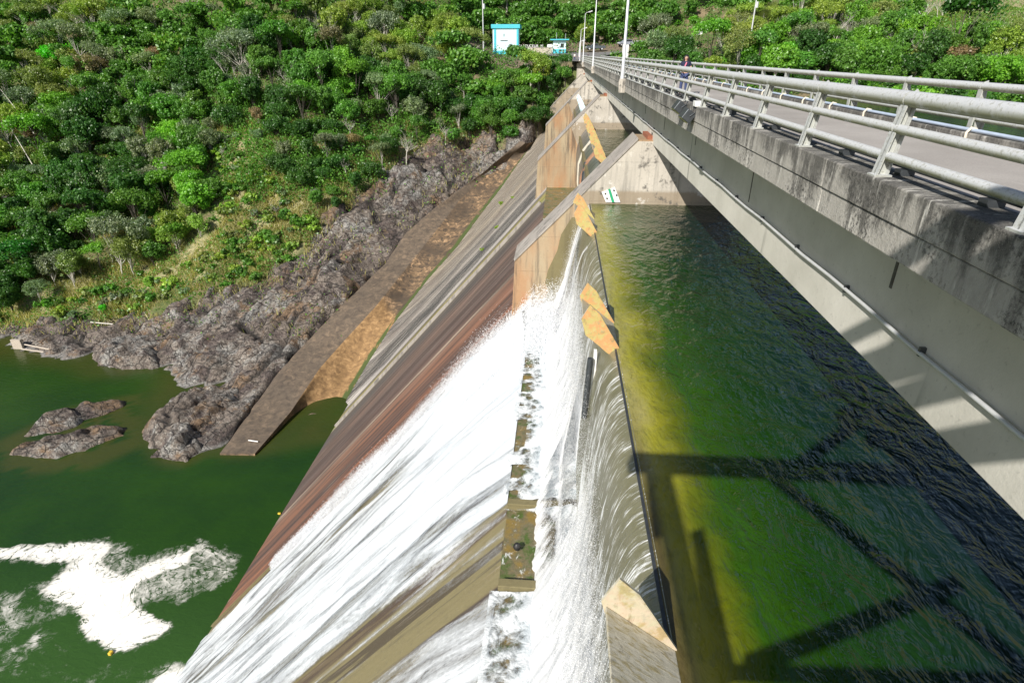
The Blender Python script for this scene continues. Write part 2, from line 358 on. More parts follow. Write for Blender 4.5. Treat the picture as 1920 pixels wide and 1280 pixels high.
def m_pool():
    a = M('river pool water'); v = a.obj(); x, y, z = a.xyz(v)
    n = a.noise(v, .09, 5, .6); c = a.mix(a.rng(n, .35, .65), (.012, .038, .006), (.018, .054, .005))
    sh = a.attr('shoal'); c = a.mix(sh, c, (.05, .055, .012))
    ae = a.attr('aer'); c = a.mix(ae, c, (.035, .085, .018))
    r = a.noise(a.scl(v, (.7, 1.2, 1)), 1.5, 5, .6, .5); a.pbr(c, .12, 0, a.bump(r, .25, .25), IOR=1.333); return a.m
def m_foam(name, kind):
    """white water; attributes dens, fu (across), fv (along the flow)"""
    a = M(name); fu = a.attr('fu'); fv = a.attr('fv'); de = a.attr('dens')
    if kind == 'nappe':    # thin clear sheet combed with white threads
        uv = a.vec(fu, a.math('MULTIPLY', fv, .10), 0.0)
        s1 = a.noise(uv, 13, 6, .62, .2); s2 = a.noise(a.vec(a.math('ADD', fu, a.math('MULTIPLY', fv, .05)), a.math('MULTIPLY', fv, .22), 3.0), 2.4, 5, .6)
        g = a.noise(a.vec(fu, fv, 0.0), 30, 3, .7)
        m = a.math('ADD', a.math('ADD', a.math('MULTIPLY', s1, .75), a.math('MULTIPLY', s2, .45)), a.math('MULTIPLY', a.math('SUBTRACT', g, .5), .10))
        k = a.rng(a.math('ADD', m, a.math('MULTIPLY', de, .5)), .62, .78, 0, .92, True)
        gl = a.n('ShaderNodeBsdfTransparent'); gl.inputs[0].default_value = (.82, .84, .76, 1)
        gs = a.n('ShaderNodeBsdfGlossy'); gs.inputs['Roughness'].default_value = .12
        nb = a.bump(a.math('ADD', s1, s2), .7, .06); a.l(nb, gs.inputs['Normal'])
        body = a.pbr(a.mix(s2, (.20, .19, .10), (.36, .34, .22)), .3, 0, nb, out=False)
        mx0 = a.n('ShaderNodeMixShader'); mx0.inputs[0].default_value = .62; a.l(gl.outputs[0], mx0.inputs[1]); a.l(body, mx0.inputs[2])
        mx = a.n('ShaderNodeMixShader'); mx.inputs[0].default_value = .16; a.l(mx0.outputs[0], mx.inputs[1]); a.l(gs.outputs[0], mx.inputs[2])
        wh = a.pbr((.86, .88, .90), .5, 0, nb, out=False)
        fm = a.n('ShaderNodeMixShader'); a.l(k, fm.inputs[0]); a.l(mx.outputs[0], fm.inputs[1]); a.l(wh, fm.inputs[2]); a.l(fm.outputs[0], a.out.inputs[0])
        return a.m
    if kind == 'fall':
        uv = a.vec(fu, a.math('MULTIPLY', fv, .30), 0.0); n1 = a.noise(uv, 3.2, 7, .7, .3); n2 = a.noise(a.vec(fu, fv, 1.0), 24, 4, .75)
        m = a.math('ADD', a.math('MULTIPLY', n1, .7), a.math('MULTIPLY', n2, .5)); k = a.rng(a.math('ADD', m, de), .98, 1.28, 0, 1, True)
    elif kind == 'chute':
        uv = a.vec(fu, a.math('MULTIPLY', fv, .085), 0.0); n1 = a.noise(uv, 1.1, 7, .62, .5); n2 = a.noise(a.vec(fu, a.math('MULTIPLY', fv, .45), 1.0), 7, 6, .75, .3)
        n3 = a.noise(a.vec(fu, a.math('MULTIPLY', fv, .03), 5.0), .35, 3, .5)
        m = a.math('ADD', a.math('ADD', a.math('MULTIPLY', n1, .62), a.math('MULTIPLY', n2, .16)), a.math('MULTIPLY', n3, .35)); k = a.rng(a.math('ADD', m, de), .96, 1.20, 0, 1, True)
    elif kind == 'froth':
        P = a.vec(fu, fv, 0.0); n1 = a.noise(P, 1.2, 8, .72, 1.2); vo = a.voro(a.vec(a.math('ADD', fu, a.math('MULTIPLY', n1, .6)), fv, 0.0), 2.6)
        n2 = a.noise(P, 8, 6, .7, .5)
        m = a.math('ADD', a.math('ADD', a.math('MULTIPLY', n1, .5), a.math('MULTIPLY', vo, .25)), a.math('MULTIPLY', n2, .3)); k = a.rng(a.math('ADD', m, de), .98, 1.2, 0, 1, True)
    else:                  # scum: drifting foam on the pool
        P = a.vec(fu, fv, 0.0); wv = a.noise(P, .22, 5, .6, 2.2); n1 = a.noise(P, .9, 8, .7, 1.8); n2 = a.noise(P, 5, 5, .75)
        th = a.math('ABSOLUTE', a.math('SUBTRACT', a.noise(P, .20, 5, .55, 2.6), .5)); line = a.rng(th, .018, .0, 0, .30)
        m = a.math('SUBTRACT', a.math('ADD', a.math('MULTIPLY', n1, .50), a.math('ADD', a.math('MULTIPLY', n2, .12), a.math('MULTIPLY', wv, .40))), line)
        k = a.rng(a.math('ADD', m, de), .86, 1.22, 0, 1, True)
    col = (.85, .87, .89) if kind != 'scum' else (.84, .82, .75)
    if kind in ('chute', 'froth', 'fall'):
        col = a.mix(a.rng(m, .42, .70), (.48, .53, .58), (.76, .78, .80)) if kind == 'chute' else a.mix(a.rng(m, .40, .62), (.80, .84, .87), (.96, .96, .97)) if kind == 'fall' else a.mix(a.rng(m, .42, .66), (.36, .41, .44), (.80, .82, .83))  # grey-blue ends of chute and froth paint soft shadows into the white water
    nb = a.bump(m, {'scum': .15, 'fall': .3}.get(kind, .7), {'scum': .05, 'fall': .07}.get(kind, .2))
    p = a.pbr(col, .6, 0, nb, out=False)
    if kind in ('fall',):
        tl = a.n('ShaderNodeBsdfTranslucent'); tl.inputs[0].default_value = (.9, .92, .95, 1)
        mm = a.n('ShaderNodeMixShader'); mm.inputs[0].default_value = .35; a.l(p, mm.inputs[1]); a.l(tl.outputs[0], mm.inputs[2]); p = mm.outputs[0]
    tr = a.n('ShaderNodeBsdfTransparent'); mx = a.n('ShaderNodeMixShader'); a.l(k, mx.inputs[0]); a.l(tr.outputs[0], mx.inputs[1]); a.l(p, mx.inputs[2]); a.l(mx.outputs[0], a.out.inputs[0])
    return a.m
def m_leaf(name='leaves', trans=.35):
    a = M(name); oi = a.n('ShaderNodeObjectInfo'); sh = a.attr('shade')
    c = oi.outputs['Color']; c1 = a.mix(a.rng(sh, 0, 1), (.50, .56, .52), (1.5, 1.4, 1.1))
    c = a.mix(1.0, c, c1, 'MULTIPLY')
    yl = a.mix(a.rng(sh, .82, 1.0, 0, .35), c, (.26, .22, .04))
    p = a.pbr(yl, .42, 0, out=False, spec=.5); tl = a.n('ShaderNodeBsdfTranslucent'); a.l(a.mix(1.0, yl, (1.3, 1.5, .6), 'MULTIPLY'), tl.inputs[0])
    mx = a.n('ShaderNodeMixShader'); mx.inputs[0].default_value = trans; a.l(p, mx.inputs[1]); a.l(tl.outputs[0], mx.inputs[2]); a.l(mx.outputs[0], a.out.inputs[0]); return a.m

MT = dict(girderdark=simple('stained web concrete', (.12, .118, .105), .9, 0, .5, 2), conc=m_concrete('pale pier concrete', (.50, .46, .40), (.10, .095, .085), .6, tide=True),
          coping=m_concrete('coping concrete', (.34, .31, .28), (.08, .075, .07), .8),
          pier=m_concrete('rust stained pier concrete', (.36, .29, .19), (.08, .065, .05), .8, rust=(.36, .18, .08)), cream2=m_concrete('stained cream wall', (.52, .47, .38), (.16, .14, .12), .7),
          wetpier=m_concrete('wet algae stained concrete', (.17, .145, .07), (.07, .06, .03), .5),
          bench=m_bench(),
          parapet=m_parapet(), girder=m_girder(), rail=m_rail(), deck=m_deck(), face=m_face(), apron=m_apron(), rock=m_rock(), ground=m_ground(),
          reservoir=m_reservoir(), pool=m_pool(), nappe=m_foam('falling sheet of water', 'nappe'), fall=m_foam('aerated falling water', 'fall'),
          chute=m_foam('white water on the chute', 'chute'), froth=m_foam('boiling froth', 'froth'), scum=m_foam('drifting foam', 'scum'),
          leaf=m_leaf(), bark=simple('bark', (.10, .085, .07), .9, 0, .4, 5), palebark=simple('bleached bark', (.52, .49, .43), .85, 0, .3, 6),
          steel=simple('dark steel', (.09, .10, .11), .45, .6), rust=simple('rusty steel', (.30, .11, .06), .85, 0, .5, 20), dark=simple('black rubber', (.02, .02, .02), .5),
          galv=simple('galvanised pole', (.62, .63, .64), .45, .3, .12, 3), black=simple('black plastic pipe', (.045, .06, .065), .4, 0, .3, 20, .2),
          blue=simple('pale blue pipe', (.42, .50, .62), .5, 0, .1), white=simple('white paint', (.80, .80, .78), .6, 0, .08, 2), cream=simple('cream paint', (.62, .56, .46), .8, 0, .2, 1.5),
          teal=simple('turquoise paint', (.07, .50, .60), .6, 0, .1, 2), paleteal=simple('pale turquoise paint', (.62, .80, .84), .6, 0, .06, 2), glass=simple('dark glass', (.03, .035, .04), .1, 0, .1),
          green=simple('green paint', (.02, .35, .16), .6), yellow=simple('yellow plastic', (.75, .50, .05), .5), wood=simple('weathered timber', (.46, .40, .33), .85, 0, .3, 8),
          skin=simple('skin', (.55, .34, .24), .55, 0, .08, 12), navy=simple('navy cloth', (.012, .016, .05), .85), pink=simple('pink cloth', (.75, .22, .32), .8), hair=simple('black hair', (.012, .010, .009), .45),
          jeans=simple('blue denim', (.05, .07, .16), .9), whitecloth=simple('white cloth', (.75, .78, .80), .9), redclay=simple('red clay', (.38, .20, .12), .95, 0, .3, 2),
          cargrey=simple('grey car paint', (.12, .14, .16), .3, .4, .1), carsilver=simple('silver car paint', (.40, .43, .50), .3, .4, .1), asphalt=simple('road asphalt', (.17, .165, .16), .9, 0, .25, 3), lampglass=simple('lamp glass', (.5, .5, .48), .3, 0, .1), olive=simple('olive drab enamel', (.10, .11, .035), .6, 0, .3))

def m_splitter(cream=False):
    a = M('rust and algae streaked splitter plate'); v = a.obj(); g = a.n('ShaderNodeNewGeometry'); ny = a.xyz(g.outputs['Normal'])[1]
    n = a.noise(a.scl(v, (1.0, 1.6, .8)), 1.6, 6, .65, .6); f = a.noise(v, 9, 7, .7); s = a.noise(a.scl(v, (1, 5, 1)), 3, 6, .65, .4)
    top = a.mix(a.rng(n, .35, .65), (.46, .43, .33), (.64, .60, .50)); top = a.mix(a.rng(s, .5, .62, 0, .7, True), top, (.34, .27, .10)); top = a.mix(a.rng(n, .56, .66, 0, .8, True), top, (.10, .08, .04))
    n9 = a.noise(v, 2.4, 6, .7, 1.0); face = a.mix(a.rng(n9, .44, .56), (.46, .39, .14), (.54, .29, .12)); face = a.mix(a.rng(a.noise(v, 4.5, 5, .7), .56, .64, 0, .8, True), face, (.20, .13, .05)); face = a.mix(a.rng(f, .52, .68, 0, .6), face, (.62, .54, .30)); face = a.mix(a.rng(s, .6, .7, 0, .5), face, (.12, .07, .02))
    c = a.mix(a.math('MULTIPLY', a.rng(ny, -.4, -.8), .30 if cream else 1.0), top, face); c = a.mix(a.rng(f, .58, .75, 0, .5), c, (.16, .12, .05))
    a.pbr(c, .6, 0, a.bump(a.math('ADD', f, s), .5, .02)); return a.m
def m_gate():
    a = M('wet gate skin'); v = a.obj(); x, y, z = a.xyz(v)
    s = a.noise(a.vec(a.math('MULTIPLY', y, 1.0), a.math('MULTIPLY', z, .12), 0.0), 3.5, 6, .7); f = a.noise(v, 8, 5, .7)
    c = a.mix(a.rng(s, .42, .6), (.035, .04, .04), (.22, .22, .21)); c = a.mix(a.rng(f, .62, .72, 0, .8), c, (.45, .45, .42))
    a.pbr(c, .3, .1, a.bump(s, .5, .03)); return a.m
MT['splitter'] = m_splitter(); MT['gate'] = m_gate()

# ================================================================== TERRAIN
ZW = -8.4; ZP = -50.0
TAN = math.tan(math.radians(48.5))
fwd = np.array([-math.sin(PSI), math.cos(PSI), 0])
def colpt(px, d, z):
    dz = d*math.cos(PIT)+(-z)*math.sin(PIT)
    P = fwd*d+cR*((px-960)/FPX*dz); return (P[0], P[1], z)
def rbf(pts):
    P = np.array(pts, float); X = P[:, :2]; n = len(P)
    D = np.hypot(*(X[:, None]-X[None]).transpose(2, 0, 1))
    A = np.zeros((n+3, n+3)); A[:n, :n] = -D+np.eye(n)*.6; A[:n, n] = 1; A[n, :n] = 1; A[:n, n+1:] = X; A[n+1:, :n] = X.T
    b = np.zeros(n+3); b[:n] = P[:, 2]; c = np.linalg.solve(A, b)
    def f(x, y):
        r = c[n]+c[n+1]*x+c[n+2]*y
        for i in range(n): r = r-c[i]*np.hypot(x-X[i, 0], y-X[i, 1])
        return r
    return f
L = []
def zp(*a):
    for px, py, z in a: P = onZ(px, py, z); L.append((P[0], P[1], z))
# waterline of the river pool, then the rock bank
zp((-150, 655, -50.1), (0, 660, -50.1), (100, 675, -50.1), (180, 692, -50.1), (240, 695, -50.1), (290, 690, -50.1), (330, 716, -50.1), (380, 720, -50.1), (430, 715, -50.1),
   (400, 748, -50.3), (330, 760, -50.1), (300, 760, -50.1), (262, 820, -50.1), (290, 848, -50.2), (350, 870, -50.1), (440, 850, -49.9),
   (-100, 760, -54), (100, 720, -52), (200, 740, -52), (150, 900, -55), (280, 720, -51.8), (400, 900, -53), (250, 900, -54), (300, 1000, -56), (0, 1000, -57), (-300, 900, -57), (250, 790, -51.6),
   (400, 800, -48.9), (340, 800, -48.8), (330, 835, -49.0), (460, 770, -48.3), (500, 730, -47.2), (440, 735, -49.0), (560, 690, -45.9), (480, 680, -46.6), (400, 680, -47.6), (350, 660, -48.0), (250, 640, -48.6), (150, 650, -49.2), (60, 640, -49.5),
   (560, 600, -42.8), (640, 600, -42.2), (450, 570, -42.5), (350, 590, -45.2), (250, 600, -46.6), (120, 600, -47.6), (0, 600, -48.0),
   (690, 500, -38.8), (620, 500, -36.8), (740, 440, -34.6), (700, 410, -31.8), (650, 440, -33.6), (560, 490, -37.6), (500, 530, -40),
   (840, 355, -28.4), (800, 320, -25.4), (870, 285, -22), (900, 320, -25), (950, 290, -22.3), (985, 252, -17.8), (905, 262, -19.4))
for px in (-300, -100, 0, 150, 300):
    for d, z in ((130, -36), (145, -25), (165, -8), (185, 9), (230, 46), (300, 92)): L.append(colpt(px, d, z))
for px in (450, 600):
    for d, z in ((122, -31), (133, -23), (147, -13), (165, 0), (185, 14), (230, 48), (300, 92)): L.append(colpt(px, d, z))
for px in (750, 830):
    for d, z in ((140, -23.5), (150, -17), (165, -8), (182, 1), (205, 17), (235, 42), (300, 88)): L.append(colpt(px, d, z))
for px in (920, 1000, 1050):
    for d, z in ((158, -14 if px < 1000 else -11), (165, -8), (171, -4.0), (177, -1.2), (190, .1), (200, .6), (222, 14), (250, 36), (300, 76)): L.append(colpt(px, d, z))
LR = [(8, 157, -5), (2, 160, -3), (3, 166, -1.9), (6, 175, -1.4), (7, 186, .2), (16, 188, .9), (14, 178, -.6), (26, 192, 2.2), (10, 190, .7), (3, 180, -.9), (40, 196, 4.5), (8, 200, 2.0), (20, 206, 6), (0, 168, -1.9)]
for px, ds in ((1150, ((150, -12), (158, -7), (172, -2), (215, 14), (250, 40), (300, 80))), (1250, ((143, -11), (150, -8), (165, -3), (180, 0.5), (215, 16), (250, 38), (300, 80))),
               (1400, ((134, -11), (140, -8), (155, -3), (175, 4), (205, 20), (250, 46), (300, 80))), (1560, ((127, -11), (133, -8), (147, -2), (170, 6), (200, 18), (250, 46), (300, 80))),
               (1720, ((118, -11), (124, -8), (138, -3), (160, 2), (190, 7), (225, 15), (260, 27), (320, 60))), (1900, ((112, -11), (118, -8), (132, -3), (155, 2), (190, 7), (225, 15), (260, 27), (320, 60))),
               (2150, ((108, -11), (114, -8), (130, -3), (150, 4), (190, 12), (225, 22), (300, 60)))):
    for d, z in ds: LR.append(colpt(px, d, z))
LR += [(20, 60, -16), (60, 60, -18), (120, 40, -18), (10, 110, -14), (50, 100, -15), (10, 10, -18), (-40, 200, 0), (200, 20, -18)]
fL = rbf(L); fR = rbf(LR)
# downstream toe, groin ridge and its landward edge
TOE = [onZ(*q) for q in ((482, 852, -52.), (548, 792, -51.5), (645, 757, -50.3), (690, 680, -47.4), (734, 612, -43.8), (803, 523, -39.3), (856, 464, -35.6), (900, 404, -31.7), (940, 352, -27.8), (968, 312, -24.), (1012, 252, -18.2))]
RDG = [onZ(*q) for q in ((478, 850, -49.7), (545, 772, -49.0), (600, 690, -47.0), (640, 645, -45.4), (706, 573, -41.6), (768, 495, -38.3), (820, 430, -34.), (862, 375, -30.3), (902, 338, -27.), (938, 308, -24.2), (985, 268, -19.2))]
OUT = [onZ(*q) for q in ((412, 850, -49.8), (468, 772, -49.0), (520, 700, -47.2), (570, 645, -45.3), (640, 572, -41.5), (722, 495, -38.3), (760, 437, -34.3), (815, 390, -31.0), (868, 350, -27.8), (912, 318, -24.8), (975, 264, -18.8))]
OUT_XY = [(p[0], p[1]) for p in OUT]; TOE_XY = [(p[0], p[1]) for p in TOE]
GROIN = OUT_XY+TOE_XY[::-1]
tz = np.array([p[2] for p in TOE[2:]]); ty = np.array([p[1] for p in TOE[2:]]); tx = np.array([p[0] for p in TOE[2:]])
def facez(x): return -15.5+(x+1.5)*TAN
def terr(x, y, rough=True):
    x = np.asarray(x, float); y = np.asarray(y, float)
    zl = fL(x, y); zr = fR(x, y); wt = sstep(-4, 6, x+np.where(y > 158, (y-158)*.2, 0)); z = zl*(1-wt)+zr*wt
    g = inpoly(x, y, GROIN); z = np.where(g, z-3.0, z)
    txy = np.interp(y, ty, tx, left=-33.5); ind = (x > txy) & (y < 160.5) & (x < 8)
    z = np.where(ind, np.minimum(z, facez(np.minimum(x, -1.5))-2.0), z)
    pad = (x > -26) & (x < 1) & (y > 172) & (y < 200)
    return z
_tx = np.arange(-262, 293, 1.5); _ty = np.arange(18, 343, 1.5); _TX, _TY = np.meshgrid(_tx, _ty, indexing='ij'); _TZ = terr(_TX, _TY); terr_exact = terr
def terr(x, y):
    x = np.clip((np.asarray(x, float)-_tx[0])/1.5, 0, len(_tx)-1.001); y = np.clip((np.asarray(y, float)-_ty[0])/1.5, 0, len(_ty)-1.001)
    i = x.astype(int); j = y.astype(int); a = x-i; b = y-j
    return _TZ[i, j]*(1-a)*(1-b)+_TZ[i+1, j]*a*(1-b)+_TZ[i, j+1]*(1-a)*b+_TZ[i+1, j+1]*a*b
VEG_OPEN = [(415, 235), (470, 250), (520, 300), (640, 345), (700, 330), (760, 280), (860, 255), (870, 275), (760, 300), (690, 350), (600, 400), (560, 480), (390, 520), (250, 560), (120, 590), (0, 600), (-60, 560), (120, 540), (200, 500), (300, 500), (400, 430), (400, 330)]
ROCKPX = [(-60, 620), (60, 600), (190, 600), (330, 580), (400, 545), (480, 530), (560, 485), (600, 415), (650, 385), (700, 345), (760, 285), (810, 262), (900, 255), (940, 262), (985, 240), (1015, 235), (1040, 300), (960, 380), (760, 620), (600, 860), (300, 1000), (-60, 1000)]
GRASSHILL = [(1715, -40), (1700, 30), (1780, 60), (1850, 30), (1990, 75), (2060, -60)]
# ---- hillside sheet
gx = np.concatenate([np.arange(-330, -120, 6.), np.arange(-120, 12, 1.6), np.arange(12, 300, 3.5), [330., 500, 900]]); gx[0] = -700
gy = np.concatenate([[-400., -200, -60], np.arange(20, 60, 8.), np.arange(60, 215, 1.6), np.arange(215, 330, 6.), [360., 450, 800]])
GX, GY = np.meshgrid(gx, gy, indexing='ij'); CX = np.clip(GX, -260, 290); CY = np.clip(GY, 20, 340)
GZ = terr(CX, CY); GZ = np.where(GY < 60, np.minimum(GZ, -53 if True else 0), GZ)
GZ = GZ+(fbm(GX*.12, GY*.12, 4, 3)-.5)*2.4*(GZ > -49.5)*((GX < -12) | (GY > 200) | (GX > 30))
px_, py_, pd_ = projv(np.stack([GX, GY, GZ], -1))
rockm = inpoly(px_, py_, ROCKPX) & (GX < -2) & (GY < 165)
openm = (inpoly(px_, py_, VEG_OPEN) & (GX < 0)) | (inpoly(px_, py_, GRASSHILL) & (GX > 60))
GZs = np.where(rockm & (GY < 156), GZ-2.5, GZ)
npmesh('hillside', np.stack([GX, GY, GZs], -1).reshape(-1, 3), grid(*GX.shape), MT['ground'], attrs=dict(open=openm.astype(float), bare=(rockm | ((GX > -30) & (GX < 30) & (GY > 172) & (GY < 205))).astype(float)*.8))['kind'] = 'structure'
# ---- rock bank, finer
STEP = .36
rx = np.arange(-125, -2, STEP); ry = np.arange(55, 168, STEP); RX, RY = np.meshgrid(rx, ry, indexing='ij')
def rockrelief(x, y, amp=1.0):
    a = math.radians(58); u = (x*math.cos(a)+y*math.sin(a)); v = (-x*math.sin(a)+y*math.cos(a))
    wx = (fbm(x*.15, y*.15, 3, 21)-.5)*4; wy = (fbm(x*.15, y*.15, 3, 22)-.5)*4
    def terrace(t, n, k): q = t*n; f = np.floor(q); return (f+sstep(0, k, q-f))/n
    T1 = fbm((u+wx)/24, (v+wy)/9, 4, 31); T2 = fbm((u+wx)/6, (v+wy)/2.6, 4, 37)
    f1, f2, idv = worley((u+wx)/17, (v+wy)/5.2, 41); g1, g2, id2 = worley((u+wx*.6)/4.2, (v+wy*.6)/2.0, 43)
    ck = sstep(.13, .0, f2-f1)*(fbm(x*.1, y*.1, 3, 44) > .40); ck2 = sstep(.22, .02, g2-g1)*(id2 > .5)
    rg = 1-np.abs(2*fbm((u+wx)/10, (v+wy)/3.2, 4, 61)-1); rg2 = 1-np.abs(2*fbm((u+wx)/3.6, (v+wy)/1.4, 3, 63)-1)
    h = amp*(2.3*(rg**3-.5)+.7*(rg2**3-.5)+3.0*(terrace(T1, 6, .26)-.5)+1.0*(terrace(T2, 5, .3)-.5)+(idv-.5)*.5-1.3*ck-.35*ck2+(fbm(x*.5, y*.5, 5, 51)-.5)*.6+(fbm(x*1.9, y*1.9, 2, 52)-.5)*.12)
    for _ in range(1): h = (np.roll(h, 1, 0)+np.roll(h, -1, 0)+np.roll(h, 1, 1)+np.roll(h, -1, 1)+2*h)/6
    return h, np.clip(.95*sstep(.4, 1, ck)+.6*sstep(.5, 1, ck2), 0, 1)
RZ = terr(RX, RY); hh, crk = rockrelief(RX, RY); pxr, pyr, _ = projv(np.stack([RX, RY, RZ], -1))
dsh = sstep(-50.4, -48.5, RZ); near_gr = polydist(RX, RY, OUT_XY, False); edge = sstep(0, 5, near_gr)
steep = sstep(900, 960, pxr)*1.2+.9
RZ2 = RZ+hh*(0.25+.85*dsh)*(.15+.85*edge)*steep-.15
inside = inpoly(pxr, pyr, ROCKPX) & (RY < 166); dpx = polydist(pxr, pyr, ROCKPX); sd = np.where(inside, dpx, -dpx)
RZ2 = np.where(sd < 0, RZ2-np.clip(-sd*.12, 0, 6), RZ2)
txr = np.interp(RY, ty, tx, left=-33.5); RZ2 = np.where((RX > txr-0.5) & (RY < 158), np.minimum(RZ2, RZ-4), RZ2)
_sp = (RX > -43.5) & (RY < 79) & (polydist(RX, RY, OUT_XY, False) > .0) & (RX > np.interp(RY, [p[1] for p in OUT[:4]], [p[0] for p in OUT[:4]])); RZ2 = np.where(_sp, -54.0, RZ2); gin = inpoly(RX, RY, GROIN); RZ2 = np.where(gin, RZ-1.2, RZ2)
Fq = grid(*RX.shape); keep = ((sd > -45).reshape(-1)[Fq].any(1)) & ((RZ2 > -54).reshape(-1)[Fq].any(1))
Fq = Fq[keep]; used = np.unique(Fq); remap = np.full(RX.size, -1); remap[used] = np.arange(len(used))
RV = np.stack([RX, RY, RZ2], -1).reshape(-1, 3)[used]
o = npmesh('rock_bank', RV, remap[Fq], MT['rock'], smooth=True, attrs=dict(crack=(crk.reshape(-1)[used])*.95)); o['kind'] = 'structure'
# ---- separate rocks standing in the pool
def rock_poly(name, pix, H, label, seed, group=None, lift=0.0):
    pts = [onZ(x, y, ZP) for x, y in pix]; poly = [(p[0], p[1]) for p in pts]
    xs = [p[0] for p in poly]; ys = [p[1] for p in poly]; st = .2
    X, Y = np.meshgrid(np.arange(min(xs)-1.5, max(xs)+1.5, st), np.arange(min(ys)-1.5, max(ys)+1.5, st), indexing='ij')
    wx = X+(fbm(X*.5, Y*.5, 4, seed)-.5)*1.6; wy = Y+(fbm(X*.5, Y*.5, 4, seed+7)-.5)*1.6
    d = polydist(wx, wy, poly); d = np.where(inpoly(wx, wy, poly), d, -d)
    h, c = rockrelief(X*1.3+seed*13, Y*1.3, .62)
    Z = np.where(d > 0, H*(1-np.exp(-d/1.3))+h*sstep(0, 2.2, d)*.9+.12*sstep(0, .4, d), d*1.3)+lift
    F = grid(*X.shape); k = (d > -1.3).reshape(-1)[F].all(1); F = F[k]; u = np.unique(F); rm = np.full(X.size, -1); rm[u] = np.arange(len(u))
    cx, cy = np.mean(xs), np.mean(ys)
    V = np.stack([X-cx, Y-cy, Z], -1).reshape(-1, 3)[u]
    o = npmesh(name, V, rm[F], MT['rock'], smooth=True, attrs=dict(crack=c.reshape(-1)[u]*.6)); o.location = (cx, cy, ZP); return tag(o, label, 'rock', group)
rock_poly('river_rock', [(45, 820), (75, 795), (130, 775), (160, 762), (200, 755), (238, 750), (232, 762), (190, 780), (160, 790), (140, 802), (90, 815)], 1.5, 'long grey rock islet in the green pool, the upper of the pair', 3)
rock_poly('river_rock', [(20, 852), (45, 832), (100, 822), (150, 810), (200, 800), (238, 800), (236, 815), (200, 828), (160, 845), (110, 858), (60, 858)], 1.6, 'brown topped rock islet in the green pool, the lower of the pair', 5)
rock_poly('river_rock', [(264, 818), (285, 790), (320, 760), (380, 740), (430, 735), (462, 735), (456, 765), (436, 800), (425, 806), (385, 815), (380, 845), (350, 866), (282, 860), (310, 845), (275, 835)], 2.3, 'broad brown rock outcrop reaching into the pool beside the concrete groin', 9)
rock_poly('river_rock', [(172, 660), (180, 640), (240, 600), (300, 592), (328, 600), (325, 650), (300, 690), (230, 694), (185, 685)], 2.0, 'rounded dark boulder mass at the waterline left of the pale gully', 12)
# ---- water sheets
P = [onZ(x, y, ZP) for x, y in ((264, 818), (285, 790), (380, 740), (520, 740), (440, 870), (350, 880))]
ax = np.concatenate([np.linspace(-600, -130, 12), np.arange(-125, -26, 1.0)]); ay = np.concatenate([np.linspace(-150, 25, 12), np.arange(27, 100, 1.0), [110, 150.]])
AX, AY = np.meshgrid(ax, ay, indexing='ij'); tz_ = fL(np.clip(AX, -150, 0), np.clip(AY, 40, 200))
shoal = sstep(-52.2, -50.2, tz_)*(.4+.6*fbm(AX*.4, AY*.4, 4, 61))
isl = [onZ(x, y, ZP) for x, y in ((10, 830), (130, 770), (250, 745), (260, 830), (170, 870), (30, 880))]; shoal = np.maximum(shoal, sstep(2.5, 0, np.where(inpoly(AX, AY, isl), 0, polydist(AX, AY, isl)))*(fbm(AX*.3, AY*.3, 4, 66) > .48)*.8)
aer = sstep(50, 30, AY)*sstep(-75, -50, AX)*.9
npmesh('river_pool', np.stack([AX, AY, np.full(AX.shape, ZP)], -1).reshape(-1, 3), grid(*AX.shape), MT['pool'], attrs=dict(shoal=shoal, aer=aer))['kind'] = 'structure'
mb = MB(); mb.add([(2.02, -80, ZW), (700, -80, ZW), (700, 37.5, ZW), (2.02, 37.5, ZW), (4.1, 37.5, ZW), (4.1, 160, ZW), (700, 160, ZW)], [(0, 1, 2, 4, 3), (4, 2, 6, 5)])
mb.build('reservoir_water', MT['reservoir'])['kind'] = 'structure'
